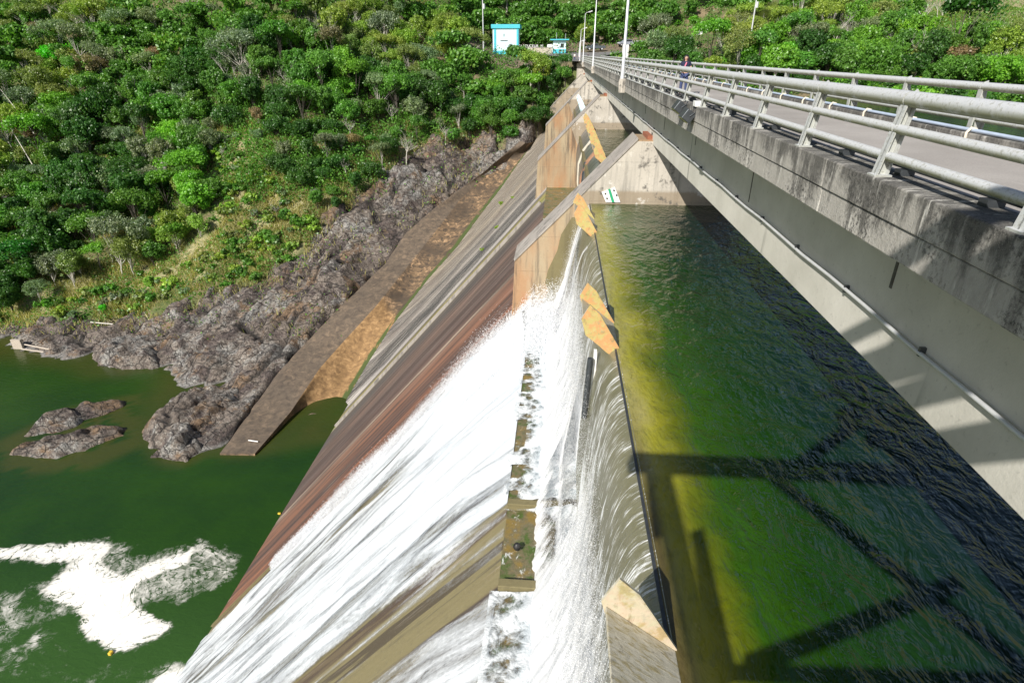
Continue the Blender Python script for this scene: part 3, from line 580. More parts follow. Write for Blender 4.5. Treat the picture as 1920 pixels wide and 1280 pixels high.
# ---- foam drifting on the pool
def foam_sheet():
    A = [(0, 1030), (60, 1018), (120, 1012), (200, 1008), (250, 1018), (255, 1035), (285, 1040), (330, 1020), (380, 1012), (425, 1018), (450, 1045), (440, 1080), (395, 1110), (330, 1130), (290, 1125), (275, 1145), (320, 1155), (333, 1168), (310, 1185), (270, 1205), (232, 1222), (200, 1215), (150, 1205), (135, 1160), (100, 1135), (70, 1110), (40, 1105), (90, 1085), (110, 1060), (60, 1052), (0, 1054), (-80, 1052), (-80, 1040)]
    core = [(-80, 1036), (60, 1022), (150, 1018), (215, 1022), (190, 1050), (230, 1075), (300, 1045), (360, 1025), (350, 1060), (270, 1085), (250, 1110), (268, 1140), (320, 1158), (325, 1170), (290, 1190), (235, 1215), (160, 1200), (145, 1150), (80, 1108), (110, 1080), (130, 1055), (60, 1045), (-80, 1048)]
    Aw = [tuple(onZ(x, y, ZP)[:2]) for x, y in A]; Cw = [tuple(onZ(x, y, ZP)[:2]) for x, y in core]
    X, Y = np.meshgrid(np.arange(-75, -25, .25), np.arange(26, 56, .25), indexing='ij')
    wx = X+(fbm(X*.35, Y*.35, 4, 71)-.5)*1.6; wy = Y+(fbm(X*.35, Y*.35, 4, 72)-.5)*1.6
    dA = polydist(wx, wy, Aw); dA = np.where(inpoly(wx, wy, Aw), dA, -dA); dC = polydist(wx, wy, Cw); dC = np.where(inpoly(wx, wy, Cw), dC, -dC)
    de = np.where(dC > 0, .58+.32*np.clip(dC/1.6, 0, 1), np.where(dA > 0, .36+.12*np.clip(dA, 0, 1), .31+np.clip(dA, -6, 0)*.09))
    px, py, _ = projv(np.stack([X, Y, np.full(X.shape, ZP)], -1))
    de = np.maximum(de, .40*sstep(1040, 1120, py)*sstep(300, 60, px)+.10*(fbm(X*.5, Y*.5, 3, 77)-.5)*4)
    de = np.maximum(de, .33*sstep(1180, 1260, py)+.5*sstep(-35.5, -33.0, X)*sstep(34, 31, Y))
    de = np.where(X > -30.5, 0, de)
    F = grid(*X.shape); k = (de > .12).reshape(-1)[F].any(1); F = F[k]; u = np.unique(F); rm = np.full(X.size, -1); rm[u] = np.arange(len(u))
    V = np.stack([X, Y, ZP+.01+.05*sstep(.5, 1.0, de)], -1).reshape(-1, 3)[u]
    o = npmesh('drifting_foam', V, rm[F], MT['scum'], attrs=dict(fu=X.reshape(-1)[u], fv=Y.reshape(-1)[u], dens=de.reshape(-1)[u])); tag(o, 'thick white and cream foam drifting in swirls on the green pool', 'foam', kind='stuff')
foam_sheet()

# ================================================================== DAM
dam = empty('dam', (0, 0, 0), 0, 'long concrete gravity dam with stained sloping spillway face and gates', 'dam')
# face
ys = np.concatenate([np.arange(-45, 30, 3.), np.arange(30, 158, .8)]); ss = np.linspace(0, 1, 60); FY, FS = np.meshgrid(ys, ss, indexing='ij')
zt = np.where(FY < ty[0], -53.0, np.interp(FY, ty, tz)); xt = np.where(FY < ty[0], -1.5+(-53+15.5)/TAN, np.interp(FY, ty, tx))
bl = sstep(ty[0]-8, ty[0], FY); xt = np.where(FY < ty[0], -1.5+(zt+15.5)/TAN, xt)
z1 = zt+(-15.5-zt)*.12; x1 = -1.5+(z1+15.5)/TAN
x0 = -1.5; z0 = -15.5
t = FS; XS = (1-t)**2*x0+2*t*(1-t)*x1+t*t*xt; ZS = (1-t)**2*z0+2*t*(1-t)*z1+t*t*zt
npmesh('spillway_face', np.stack([XS, FY, ZS], -1).reshape(-1, 3), grid(*FY.shape), MT['face'], dam)
mb = MB(); mb.add([(-1.5, -45, -15.5), (-1.5, 157, -15.5), (2.6, 157, -15.5), (2.6, -45, -15.5)], [(0, 1, 2, 3)])
mb.build('bench', MT['bench'], dam)
mb = MB(); mb.box(2.35, 4.0, -45, 157, -16, -9.2); mb.build('sill_wall', MT['wetpier'], dam)
# low sill ribs across the bench by the dry gap
for y in (17.15, 13.35): MB().box(-1.49, .9, y, y+.32, -15.499, -15.2).build('sill_rib', MT['wetpier'], dam, .02)
# curb down the face between the first two bays
cb = MB(); n_ = Vector((-math.sin(math.radians(48.5)), 0, math.cos(math.radians(48.5)))); 
for a, b in ((36.9, 37.25),):
    p0 = Vector((-1.5, 0, -15.5)); p1 = Vector((-1.5+(-52+15.5)/TAN, 0, -52))
    V = [p0, p1, p1+n_*.16, p0+n_*.16]; cb.prism([(q.x, q.z) for q in V], a, b)
cb.build('curb', MT['wetpier'], dam)
cb = MB()
p0 = Vector((-1.9, 0, -15.9)); p1 = Vector((-1.5+(-49+15.5)/TAN, 0, -49)); V = [p0, p1, p1+n_*.35, p0+n_*.35]; cb.prism([(q.x, q.z) for q in V], 69.6, 70.0)
cb.build('curb', MT['coping'], dam)
# green walled strip with tufts is added with the plants
# piers
def pier(Y, T=3.0):
    Z4 = -4.85
    pr = [(-2.95, -17.6), (-2.68, -12.25), (4.6, -4.62), (8.6, -4.62), (12.5, -9.5), (12.5, -20), (-2.95, -20)]
    a = MB().prism(pr, Y, Y+T).build('pier', MT['pier'] if Y < 150 else MT['conc'], dam)
    # pale upstream cheek above the water, set proud
    ck = [(1.9, -9.5), (1.3, -8.05), (4.62, -4.68), (8.6, -4.68), (12.5, -9.52), (12.5, -12), (3.0, -12)]
    MB().prism(ck, Y-.012, Y+T+.012).build('pier_cheek', MT['conc'], dam)
    # coping slab on the sloping back
    c = [(-2.70, -12.24), (4.62, -4.60), (4.62, -4.50), (-2.74, -12.12)]
    MB().prism(c, Y-.06, Y+T+.06).build('coping', MT['coping'], dam)
    b = MB(); b.box(5.2, 7.4, Y+.3, Y+T-.3, -4.62, -4.40); 
    b.box(5.5, 6.0, Y+.5, Y+.9, -4.40, -4.26); b.build('bearing', MT['rust'], dam)
    return a
for Y in (-5.5, 37, 77, 117, 157): pier(Y if Y > 0 else -5.5)
# wet staining of the wall beside the falling sheet: a darker render coat, a few mm thick
ws = [onY(x, y, 36.98) for x, y in ((1072, 408), (1052, 440), (1045, 470), (1028, 505), (1022, 530), (1028, 545), (1016, 575), (1012, 605), (1000, 620), (990, 640), (1120, 660), (1130, 400))]
MB().prism([(p[0], p[2]) for p in ws], 36.955, 36.999).build('wet_render', MT['wetpier'], dam)
# gates
def gate(Y0, Y1, xc, zc, prof, name='gate'):
    yy = np.linspace(Y0, Y1, 40); P = np.array(prof); tt = np.linspace(0, 1, 26); cum = np.r_[0, np.cumsum(np.hypot(*np.diff(P, axis=0).T))]; cum /= cum[-1]
    X = np.interp(tt, cum, P[:, 0]); Z = np.interp(tt, cum, P[:, 1]); 
    for _ in range(4): X[1:-1] = (X[:-2]+2*X[1:-1]+X[2:])/4; Z[1:-1] = (Z[:-2]+2*Z[1:-1]+Z[2:])/4
    A, B = np.meshgrid(yy, np.arange(26), indexing='ij')
    return npmesh(name, np.stack([X[B], A, Z[B]], -1).reshape(-1, 3), grid(*A.shape), MT['gate'], dam)
g1 = gate(-2.5, 37, 2, -8.4, [(2.35, -8.6), (2.0, -8.46), (1.86, -8.9), (1.75, -10), (1.7, -12), (1.9, -15.5)])
MB().box(1.96, 2.06, -2.5, 37, -8.75, -8.415).build('crest_lip', MT['steel'], g1)
def splitter(g, Y0, Y1, dx=0.0, dz=0.0, s=1.0, m=None):
    T = lambda pr: [((x-2.06)*s+2.06+dx, (z+8.42)*s-8.42+dz) for x, z in pr]
    o = MB().prism(T([(2.08, -8.40), (.93, -7.50), (.93, -7.62), (1.05, -8.0), (1.72, -8.6), (2.0, -8.8)]), Y0+.05, Y1-.05).build('splitter', m or MT['splitter'], g, .02)
    pr = T([(2.10, -8.38), (1.42, -7.24), (1.10, -6.94), (.86, -7.42), (1.02, -7.98), (1.70, -8.52), (2.0, -8.82)])
    for a in (Y0, Y1-.05): MB().prism(pr, a, a+.05).build('end_plate', m or MT['splitter'], o)
    return o
MT['splitter_cream'] = m_splitter(True); splitter(g1, 2.6, 6.4, m=MT['splitter_cream']); splitter(g1, 16.9, 18.9); splitter(g1, 30.4, 33.2)
# steel strut and white post standing in the gap under the middle splitter
MB().tube([(1.25, 17.3, -9.0), (1.16, 17.3, -11.3)], .10, 10).build('strut', MT['steel'], g1)
MB().box(1.36, 1.46, 17.4, 17.6, -11.2, -8.8).build('white_post', MT['white'], g1)
g2 = gate(40, 77, 4, -8.1, [(4.3, -8.7), (4.0, -7.95), (3.2, -8.2), (2.5, -9.2), (2.1, -10.6), (2.1, -12.5), (2.5, -15.5)])
for a, b, sz in ((50.0, 54.5, 1.05), (58.4, 62.6, 1.05), (67.5, 71.5, 1.05), (75.2, 76.9, 1.05)): splitter(g2, a, b, 1.95, .35, sz)
MB().tube([onY(1099, 306, 57), onY(1095, 330, 56), onY(1092, 372, 52)], .22, 10).build('strut', MT['steel'], g2)
for y0, y1, mm in ((64.6, 65.6, 'yellow'), (56.2, 57.6, 'redclay')):
    pts = [(3.3, -8.1), (2.45, -9.2), (2.02, -10.6), (2.02, -12.5), (2.45, -15.4)]
    MB().prism([(x-.03, z) for x, z in pts]+[(x+.1, z) for x, z in pts[::-1]], y0, y1).build('painted_rib', MT['cream'] if mm == 'yellow' else MT['redclay'], g2)
g3 = gate(80, 117, 4, -8.1, [(4.3, -8.7), (4.0, -7.95), (3.2, -8.2), (2.5, -9.2), (2.1, -10.6), (2.1, -12.5), (2.5, -15.5)])
for a, b in ((84, 90), (95, 101), (106, 113)): splitter(g3, a, b, 1.95, .35, 1.1, MT['paleteal'])
# white hinge plate bolted to the pale cheek of the first pier
hp = [onY(x, y, 36.98) for x, y in ((1128, 360), (1153, 351), (1163, 379), (1136, 379))]
pl = MB().prism([(p[0], p[2]) for p in hp], 36.93, 36.985).build('hinge_plate', MT['white'], dam)
h2 = [onY(x, y, 36.9) for x, y in ((1140, 355), (1144, 354), (1152, 379), (1147, 379))]
MB().prism([(p[0], p[2]) for p in h2], 36.88, 36.928).build('hinge_bar', MT['green'], pl)
for x, y in ((1135, 363), (1138, 372), (1151, 357), (1156, 366)):
    p = onY(x, y, 36.9); MB().tube([(p[0], 36.88, p[2]), (p[0], 36.93, p[2])], .05, 8).build('bolt', MT['dark'], pl)
# apron between toe and groin, flat groin top, landward skirt
def resamp(P, n):
    P = np.array(P); c = np.r_[0, np.cumsum(np.linalg.norm(np.diff(P, axis=0), axis=1))]; tt = np.linspace(0, c[-1], n); return np.stack([np.interp(tt, c, P[:, i]) for i in range(3)], -1)
n1 = 150
A_, B_, C_ = [np.stack([np.interp(np.linspace(0, 10, n1), np.arange(11), np.array(Q)[:, i]) for i in range(3)], -1) for Q in (TOE, RDG, OUT)]
rows = []; strip = []; moss = []
rows.append(A_+[.25, -.1, -.5]); strip.append(np.zeros(n1)); moss.append(np.ones(n1))
for k in np.linspace(0, 1, 22):
    sag = -math.sin(math.pi*k)*.9*(1 if True else 0)
    R_ = A_*(1-k)+B_*k; wob = (fbm(R_[:, 0]*.35, R_[:, 1]*.35, 4, 81)-.5)*(.9*math.sin(math.pi*k)); R_ = R_+np.stack([0*wob, 0*wob, sag+wob], -1)
    rows.append(R_); strip.append(np.full(n1, 0.)); moss.append(np.full(n1, 1.0 if k < .16 else 0.0)*(fbm(R_[:, 1]*.8, R_[:, 0], 3, 9) > .3))
for k in np.linspace(.01, 1, 10):
    R_ = B_*(1-k)+C_*k; wob = (fbm(R_[:, 0]*.5, R_[:, 1]*.5, 4, 83)-.5)*.35*k; rows.append(R_+np.stack([0*wob, 0*wob, wob-.05*k], -1)); strip.append(np.ones(n1)); moss.append(np.zeros(n1))
rows.append(C_+[-.8, .4, -1.6]); strip.append(np.ones(n1)); moss.append(np.zeros(n1)); rows.append(C_+[-1.2, .6, -5]); strip.append(np.ones(n1)); moss.append(np.zeros(n1))
RW = np.array(rows); ap = npmesh('apron', RW.reshape(-1, 3), grid(*RW.shape[:2]), MT['apron'], dam, attrs=dict(strip=np.array(strip), moss=np.array(moss, float), gold=(1-np.array(strip))*(sstep(1.0, 1.6, np.linspace(0, 10, n1))*sstep(4.25, 4.1, np.linspace(0, 10, n1)))[None]*.9))
e0 = [RDG[0], RDG[1], TOE[1]+np.array([0, 0, -2.5]), TOE[0]+np.array([0, 0, -2.5])]
MB().add([tuple(p) for p in e0]+[tuple(OUT[0]), tuple(OUT[0]+np.array([0, -1., -4])), tuple(RDG[0]+np.array([0, -1., -4]))], [(0, 1, 2, 3), (0, 4, 5, 6)]).build('groin_end', MT['apron'], dam)
MB().box(3.6, 12, 160, 164, -20, -2.2).build('abutment', MT['conc'], dam)
# water that still trickles, sheets and chute
def sheet(name, Y0, Y1, prof, dens, m, label, cat, dy=.12, nseg=60, wob=0.0, seed=0):
    P = np.array(prof, float); cum = np.r_[0, np.cumsum(np.hypot(*np.diff(P, axis=0).T))]; Lg = cum[-1]; tt = np.linspace(0, Lg, nseg)
    X = np.interp(tt, cum, P[:, 0]); Z = np.interp(tt, cum, P[:, 1])
    for _ in range(6): X[1:-1] = (X[:-2]+2*X[1:-1]+X[2:])/4; Z[1:-1] = (Z[:-2]+2*Z[1:-1]+Z[2:])/4
    yy = np.arange(Y0, Y1+dy/2, dy); A, B = np.meshgrid(yy, np.arange(nseg), indexing='ij'); S = tt[B]
    XX = X[B]; ZZ = Z[B]
    if wob:
        n = (fbm(A*2.2, S*.35, 5, seed)-.5)*2; k = np.clip(S/Lg*2.5, 0, 1); XX = XX+n*wob*k*.8; ZZ = ZZ+n*wob*.4*k
    D = dens(A, S/Lg)
    o = npmesh(name, np.stack([XX, A, ZZ], -1).reshape(-1, 3), grid(*A.shape), m, attrs=dict(fu=A, fv=S, dens=D))
    return tag(o, label, cat, kind='stuff')
def gaps(A):
    return 1-np.maximum.reduce([sstep(16.5, 16.9, A)*sstep(19.3, 18.8, A), sstep(29.9, 30.4, A)*sstep(33.9, 33.3, A), sstep(6.8, 6.4, A)*sstep(2.2, 2.6, A)])
sheet('falling_water', -2.4, 36.9, [(2.06, -8.39), (1.93, -8.42), (1.72, -8.66), (1.5, -9.2), (1.34, -10.2), (1.22, -11.6), (1.14, -13.2), (1.08, -15.4)],
      lambda A, s: (gaps(A)-1)*3+.18*s+.35*(fbm(A*.5, A*0, 3, 5)-.4)+.7*sstep(.5, .95, s), MT['nappe'], 'thin glassy sheet of water curving over the gate crest', 'water')
def df(A, s):
    g = gaps(A); dry = 1-.55*sstep(13.2, 13.8, A)*sstep(17.6, 17.0, A)
    return np.where(A > 33.3, .45, .10+.30*s)*1.0+(g*dry-1)*.9*sstep(1.0, .35, s)-.35*sstep(.3, 0, s)-.14*(1-dry)+.30
sheet('plunging_water', -2.4, 36.4, [(1.62, -8.9), (1.32, -9.6), (1.1, -10.6), (.86, -12), (.6, -13.6), (.35, -15.45)], df, MT['fall'], 'white aerated water plunging from the crest to the bench', 'water', .1, 70, .12, 3)
sheet('plunging_water', -2.4, 35.6, [(1.2, -9.9), (.95, -11.2), (.6, -12.8), (.15, -14.2), (-.4, -15.35)], lambda A, s: df(A, s)-.06+.12*s, MT['fall'], 'outer veil of white spray in front of the plunging water', 'water', .1, 60, .2, 13)
def jet(Y, w_, name_l):
    sheet('water_jet', Y-w_, Y+w_, [(1.75, -8.75), (1.35, -9.3), (1.0, -10.6), (.62, -12.6), (.25, -15.4)], lambda A, s: .62-.5*np.abs(A-Y)/w_+.25*s, MT['fall'], name_l, 'water', .05, 60, .1, int(Y))
jet(29.6, .8, 'narrow white jet leaving the crest just before the farthest splitter'); jet(34.4, .9, 'bright white jet falling down beside the stained pier wall')
# froth on the bench
X, Y = np.meshgrid(np.arange(-1.74, 1.5, .07), np.arange(-4, 36.95, .09), indexing='ij')
dgap = sstep(13.4, 13.9, Y)*sstep(17.1, 16.7, Y)
den = .58+.42*sstep(-1.0, .3, X)-.56*dgap*sstep(.9, .1, X)-.68*sstep(-1.0, -1.3, X)*sstep(17.3, 18, Y)*sstep(30, 27, Y)*sstep(.52, .60, fbm(X*.8, Y*1.5, 3, 95))
den = den-.16*dgap*sstep(.6, -.4, X)+.25*sstep(29, 32, Y); den = np.where(np.abs(Y-17.3) < .22, 0, den); den = np.where(np.abs(Y-13.5) < .22, np.minimum(den, .1), den)
H = (.12+.5*sstep(-.8, .9, X))*(1-.85*dgap)*(fbm(X*1.6, Y*1.6, 5, 91))+ (.9*sstep(31, 35, Y)+.15)*fbm(X*.9, Y*.9, 5, 92)*sstep(-1.9, .2, X)*(1-dgap)
o = npmesh('froth', np.stack([X, Y, -15.44+H], -1).reshape(-1, 3), grid(*X.shape), MT['froth'], attrs=dict(fu=Y, fv=X, dens=den)); tag(o, 'boiling white froth along the bench under the falls', 'water', kind='stuff')
# chute
ny, ns = 560, 300
yy = np.linspace(-40, 38.4, ny); tt = np.linspace(0, 1, ns); Lc = math.hypot(35.2, 35.2/TAN)
A, B = np.meshgrid(yy, tt, indexing='ij'); S = B*Lc
xb = -1.5+(-15.5-(-50.7))/TAN*-1*B; zb = -15.5-(35.2)*B
nn = fbm(A*.9, S*.16, 5, 101)
spill = sstep(36.6, 36.0, A)
dch = .60+.16*(fbm(A*.35, S*.03, 3, 7)-.5)
gapc = sstep(13.2, 13.7, A)*sstep(17.6, 17.1, A); gapc = gapc*sstep(1.15, .2, B)
dch = dch-(.17+.22*(fbm(A*2.6, S*.09, 4, 17)-.5)*2)*gapc-.05; dch = dch-1.2*sstep(35.4, 37.0, A+(fbm(S*.4, A*.3, 4, 8)-.5)*2.2-1.6*sstep(.42, .05, B)); dch = dch-.20*sstep(26, 33, A)*sstep(.25, .6, B)*0
dch = dch+.14*sstep(12, 4, A)*0+.25*sstep(.30, 0, B)*(1-gapc)*sstep(19, 27, A)
hb = .05+.5*nn*(1-gapc)*sstep(37.2, 34.5, A)*sstep(0, .06, B)+.9*sstep(29, 35, A)*sstep(.33, .05, B)*sstep(38, 36.5, A)*fbm(A*.6, S*.5, 5, 103)
V = np.stack([xb+n_.x*hb, A, zb+n_.z*hb], -1)
o = npmesh('chute_water', V.reshape(-1, 3), grid(*A.shape), MT['chute'], attrs=dict(fu=A, fv=S, dens=dch)); tag(o, 'broad white torrent racing down the sloping spillway face', 'water', kind='stuff')
# spray droplets
def quads0(C, N, S):
    n = len(C); T = np.cross(N, RNG.normal(size=(n, 3))); T /= np.linalg.norm(T, axis=1, keepdims=True)+1e-9; B = np.cross(N, T); T = T*S[:, None]*.7; B = B*S[:, None]*.7
    return np.stack([C-T, C-B, C+T, C+B], 1).reshape(-1, 3), np.arange(4*n).reshape(n, 4)
def drops(name, P, size, label):
    n = len(P); N = RNG.normal(size=(n, 3)); N /= np.linalg.norm(N, axis=1, keepdims=True); V, F = quads0(P, N, size*1.6)
    o = npmesh(name, V.reshape(-1, 3), F, MT['white_drop'], smooth=True); tag(o, label, 'spray', kind='stuff')
a = M('water drops'); p_ = a.pbr((.93, .94, .96), .6, out=False); tl_ = a.n('ShaderNodeBsdfTranslucent'); tl_.inputs[0].default_value = (.93, .94, .96, 1); mx_ = a.n('ShaderNodeMixShader'); a.l(p_, mx_.inputs[1]); a.l(tl_.outputs[0], mx_.inputs[2]); a.l(mx_.outputs[0], a.out.inputs[0]); MT['white_drop'] = a.m
n = 340000
t_ = RNG.random(n)**.6; Yd = RNG.uniform(-2, 36.5, n); Xd = 1.15-.75*t_+RNG.normal(0, .26, n)*(.25+.9*t_); Zd = -9.4-6.0*t_+RNG.normal(0, .25, n)
kp = (RNG.random(n) < (.55+.45*gaps(Yd))*(1-.6*(sstep(13.3, 13.9, Yd)*sstep(17.2, 16.8, Yd)))); P1 = np.stack([Xd, Yd, Zd], -1)[kp]
drops('spray', P1, RNG.uniform(.003, .010, len(P1)), 'fine white spray hanging around the plunging water')
n = 80000
Yd = 33+RNG.normal(0, 2.0, n); Yd = np.minimum(Yd, 36.9-np.abs(RNG.normal(0, .1, n))); s_ = np.abs(RNG.normal(0, 4.2, n)); Xd = .9-s_; ang = RNG.random(n)**2
base = np.where(Xd > -1.5, -15.4, facez(Xd)); Zd = base+.15+ang*(2.4*np.exp(-s_/4)+.2)
P2 = np.stack([Xd, Yd, Zd], -1)
n = 150000; s_ = RNG.random(n)*34; Yd = 35.8+np.abs(RNG.normal(0, 1, n))*.60*(1+3.0*np.exp(-((s_-7)/5)**2)+1.1*np.exp(-((s_-22)/4)**2)); Xd = -1.5-s_*math.cos(math.radians(48.5)); Zd = facez(Xd)+RNG.random(n)**2*1.0+.05
P3 = np.stack([Xd, Yd, Zd], -1); P23 = np.concatenate([P2, P3])
drops('spray', P23, RNG.uniform(.008, .030, len(P23)), 'splash of white drops thrown up along the edge of the chute')
tag(MB().tube([(-1.0, 15.2, -15.45), (-1.0, 15.2, -15.36), (-1.0, 15.2, -15.27), (-1.0, 15.2, -15.2)], [.10, .14, .12, .05], 14).build('drain_plug', MT['dark']), 'small round black knob on the mossy dry patch of the bench', 'knob')

# ================================================================== BRIDGE
BR = empty('bridge', (4.4, 0, -1.6), 0, 'long narrow concrete bridge with three-bar pipe railings crossing above the gates', 'bridge')
BR0 = BR.location.copy()
def onbr(o):
    if o.parent is BR or True: o.location = -BR0
    return o
Y0B, Y1B = -14.0, 160.0
# edge beam (parapet) in cast lengths, upper and lower course
yb = list(np.arange(Y0B, Y1B, 6.1))+[Y1B]
for i in range(len(yb)-1):
    a, b = yb[i]+.006, yb[i+1]-.006; off = random.uniform(-.006, .006)
    onbr(MB().box(4.4+off, 5.02, a, b, -2.02, -1.56).build('parapet', MT['parapet'], BR, .02))
for i in range(0, len(yb)-1, 2):
    a, b = yb[i]+.003, yb[min(i+2, len(yb)-1)]-.003
    onbr(MB().box(4.425, 5.0, a, b, -2.44, -2.032).build('parapet_base', MT['parapet'], BR, .02))
onbr(MB().box(5.02, 8.7, Y0B, Y1B, -2.1, -1.72).build('deck', MT['deck'], BR))
yk = list(np.arange(Y0B, Y1B, 1.55))
for i in range(0, len(yk)-1, 4):
    onbr(MB().box(8.7, 9.25, yk[i]+.005, yk[min(i+4, len(yk)-1)]-.005, -2.3, -1.53).build('far_kerb', MT['parapet'], BR, .02))
spans = [Y0B, -4.0, 38.5, 78.5, 118.5, 158.5]
for i in range(5):
    a, b = spans[i]+.04, spans[i+1]-.04
    onbr(MB().prism([(5.5, -2.1), (5.5, -4.85), (5.95, -4.85), (5.95, -2.1)], a, b).build('girder', MT['girder'], BR, .015))
    onbr(MB().prism([(8.3, -2.1), (8.3, -3.0), (8.75, -3.0), (8.75, -2.1)], a, b).build('girder', MT['girder'], BR))
for y in np.arange(1.5, 157, 8.0):      # stiffening pilasters whose dark joints show on the web
    onbr(MB().box(5.485, 5.499, y, y+random.uniform(.04, .12), random.uniform(-3.9, -3.1), -2.45).build('web_joint', MT['girderdark'], BR))
# railings
def near_post():
    mb = MB()
    out = [(4.46, -1.56), (4.62, -.62), (4.66, -.50), (4.74, -.43), (4.80, -.50), (4.72, -.66), (4.60, -1.56)]
    mb.prism(out, -.012, .012); mb.prism([(4.46, -1.56), (4.62, -.62), (4.635, -.62), (4.475, -1.56)], -.085, .085)
    mb.prism([(4.60, -1.56), (4.73, -.66), (4.745, -.66), (4.615, -1.56)], -.085, .085); mb.box(4.42, 4.66, -.11, .11, -1.565, -1.535)
    return mb.build('rail_post', MT['rail'], None)
def far_post():
    mb = MB()
    mb.prism([(9.06, -1.53), (8.96, -.56), (9.06, -.52), (9.22, -1.53)], -.012, .012)
    mb.box(8.945, 8.975, -.07, .07, -1.53, -.62); mb.box(9.19, 9.215, -.07, .07, -1.53, -1.0)
    return mb.build('rail_post', MT['rail'], None)
pp = near_post(); fp = far_post(); py0 = 5.98
ysn = [py0+2.95*k for k in range(-3, 53)]
for k, y in enumerate(ysn):
    o = pp if k == 0 else pp.copy()
    if k: COL.objects.link(o)
    o.parent = BR; o.location = Vector((0, y, 0))-BR0
ysf = [5.2+3.08*k for k in range(-3, 50)]
for k, y in enumerate(ysf):
    o = fp if k == 0 else fp.copy()
    if k: COL.objects.link(o)
    o.parent = BR; o.location = Vector((0, y, 0))-BR0
def rails(name, x, z, r, ys_):
    for i in range(len(ys_)-1):
        if ys_[i] > Y1B: break
        o = MB().tube([(x, ys_[i]+.013, z), (x, ys_[i+1]-.013, z)], r, 14).build(name, MT['rail'], BR); onbr(o)
for i in range(0, 1):
    rails('top_rail', 4.69, -.555, .102, ysn); rails('middle_rail', 4.61, -.93, .064, ysn); rails('bottom_rail', 4.57, -1.29, .064, ysn)
    rails('top_rail', 9.01, -.64, .085, ysf); rails('bottom_rail', 9.08, -1.29, .06, ysf)
# pipes lying on the bridge
pb = MB().tube([(4.90, Y0B, -1.43), (4.92, 20, -1.44), (4.90, 60, -1.43), (4.91, 158, -1.43)], .045, 12); pipe = pb.build('service_pipe', MT['black']); tag(pipe, 'black service pipe on small blocks along the near kerb of the bridge', 'pipe')
for y in np.arange(3.2, 70, 1.9):
    MB().box(4.80, 5.0, y, y+.16, -1.56, -1.475).build('pipe_block', MT['steel'], pipe)
bp = tag(MB().tube([(8.78, Y0B, -1.47), (8.79, 40, -1.48), (8.78, 158, -1.47)], .038, 10).build('blue_pipe', MT['blue']), 'pale blue pipe running along the far kerb of the bridge', 'pipe')
for y in np.arange(2, 70, 2.4): MB().tube([(8.68, y, -1.70), (8.67, y, -1.52), (8.74, y, -1.43), (8.86, y, -1.46)], .03, 6).build('pipe_hook', MT['cream'], bp)
wc = []
for y in np.arange(-14, 150, 1.5): wc.append((5.43, y, -3.98+.02*math.sin(y*1.3)-.00*y))
cdt = tag(MB().tube(wc, .035, 8).build('web_conduit', MT['galv']), 'thin silver conduit clipped low along the side of the bridge girder', 'pipe')
for y in np.arange(3, 60, 2.6): MB().box(5.41, 5.50, y, y+.05, -4.04, -3.90).build('pipe_clip', MT['steel'], cdt)
tag(MB().tube([(4.41, 23.6, -1.54), (4.395, 34, -1.54), (4.395, 43.5, -1.55)], .028, 8).build('lamp_conduit', MT['galv']), 'thin white conduit along the parapet edge between floodlights and nearest lamp post', 'pipe')
# floodlights hung on the parapet
def flood(y, z, label, sc=1.0):
    e = empty('floodlight', (4.32, y, z), 0, label, 'floodlight', 'floodlights hung on the parapet')
    q = MB(); q.obox((-.12, 0, 0), (.14*sc, 0, -.10*sc), (0, .30*sc, 0), (.10*sc, 0, .14*sc)); b = q.build('housing', MT['steel'], e, .02)
    q = MB(); q.obox((-.24, 0, -.12), (.02, 0, .026), (0, .26*sc, 0), (.10*sc, 0, -.08*sc)); q.build('lens', MT['olive'], e)
    for s_ in (-1, 1): MB().tube([(-.1, .31*s_*sc, 0), (.08, .31*s_*sc, .12), (.12, .2*s_*sc, .2)], .02, 6).build('bracket', MT['steel'], e)
    for k in (-.15, .15): MB().tube([(-.10, k, .15), (-.10, k, .19)], .035, 8).build('bolt', MT['white'], e)
flood(22.9, -1.72, 'grey floodlight under the railing, farther of the two on the parapet'); flood(21.3, -1.86, 'dark green floodlight under the railing, nearer of the two, beside the white box')
jb = MB().box(4.34, 4.56, 20.9, 21.3, -1.56, -1.40).build('junction_box', MT['white'], None, .01); tag(jb, 'small white junction box on the parapet beside the floodlights', 'box')
# street lamps
def street_lamp(y, label, H=10.0, low=False):
    e = empty('street_lamp', (4.22, y, -1.95), 0, label, 'street lamp', 'street lamps along the bridge')
    q = MB(); q.prism([(-.22, -.55), (.2, -.55), (.2, .36), (-.18, .36), (-.25, .1)], -.28, .28); q.build('bracket', MT['conc'], e, .03)
    MB().tube([(-.02, 0, .36), (-.02, 0, .5), (-.02, 0, .52), (.0, 0, H)], [.15, .15, .11, .065], 14).build('pole', MT['galv'], e)
    MB().tube([(0, 0, H-.05), (.25, 0, H+.15), (.7, 0, H+.28)], .04, 8).build('arm', MT['galv'], e)
    q = MB(); q.obox((1.0, 0, H+.34), (.38, 0, .10), (0, .14, 0), (-.02, 0, .08)); h = q.build('lamp_head', MT['galv'], e, .03)
    MB().obox((1.02, 0, H+.25), (.26, 0, .07), (0, .10, 0), (0, 0, .03)).build('lens', MT['lampglass'], h)
    return e
e = street_lamp(45.4, 'nearest and tallest pale street lamp standing on the bridge parapet')
MB().box(.07, .22, -.12, .12, 9.2, 9.9).build('control_box', MT['galv'], e); MB().tube([(.1, 0, 9.1), (.22, -.1, 8.9)], .06, 8).build('camera_head', MT['cream'], e)
street_lamp(90, 'second pale street lamp on the bridge parapet counted from the camera', 10.0); street_lamp(134, 'third street lamp on the bridge parapet, its bent head showing against the trees', 9.0)
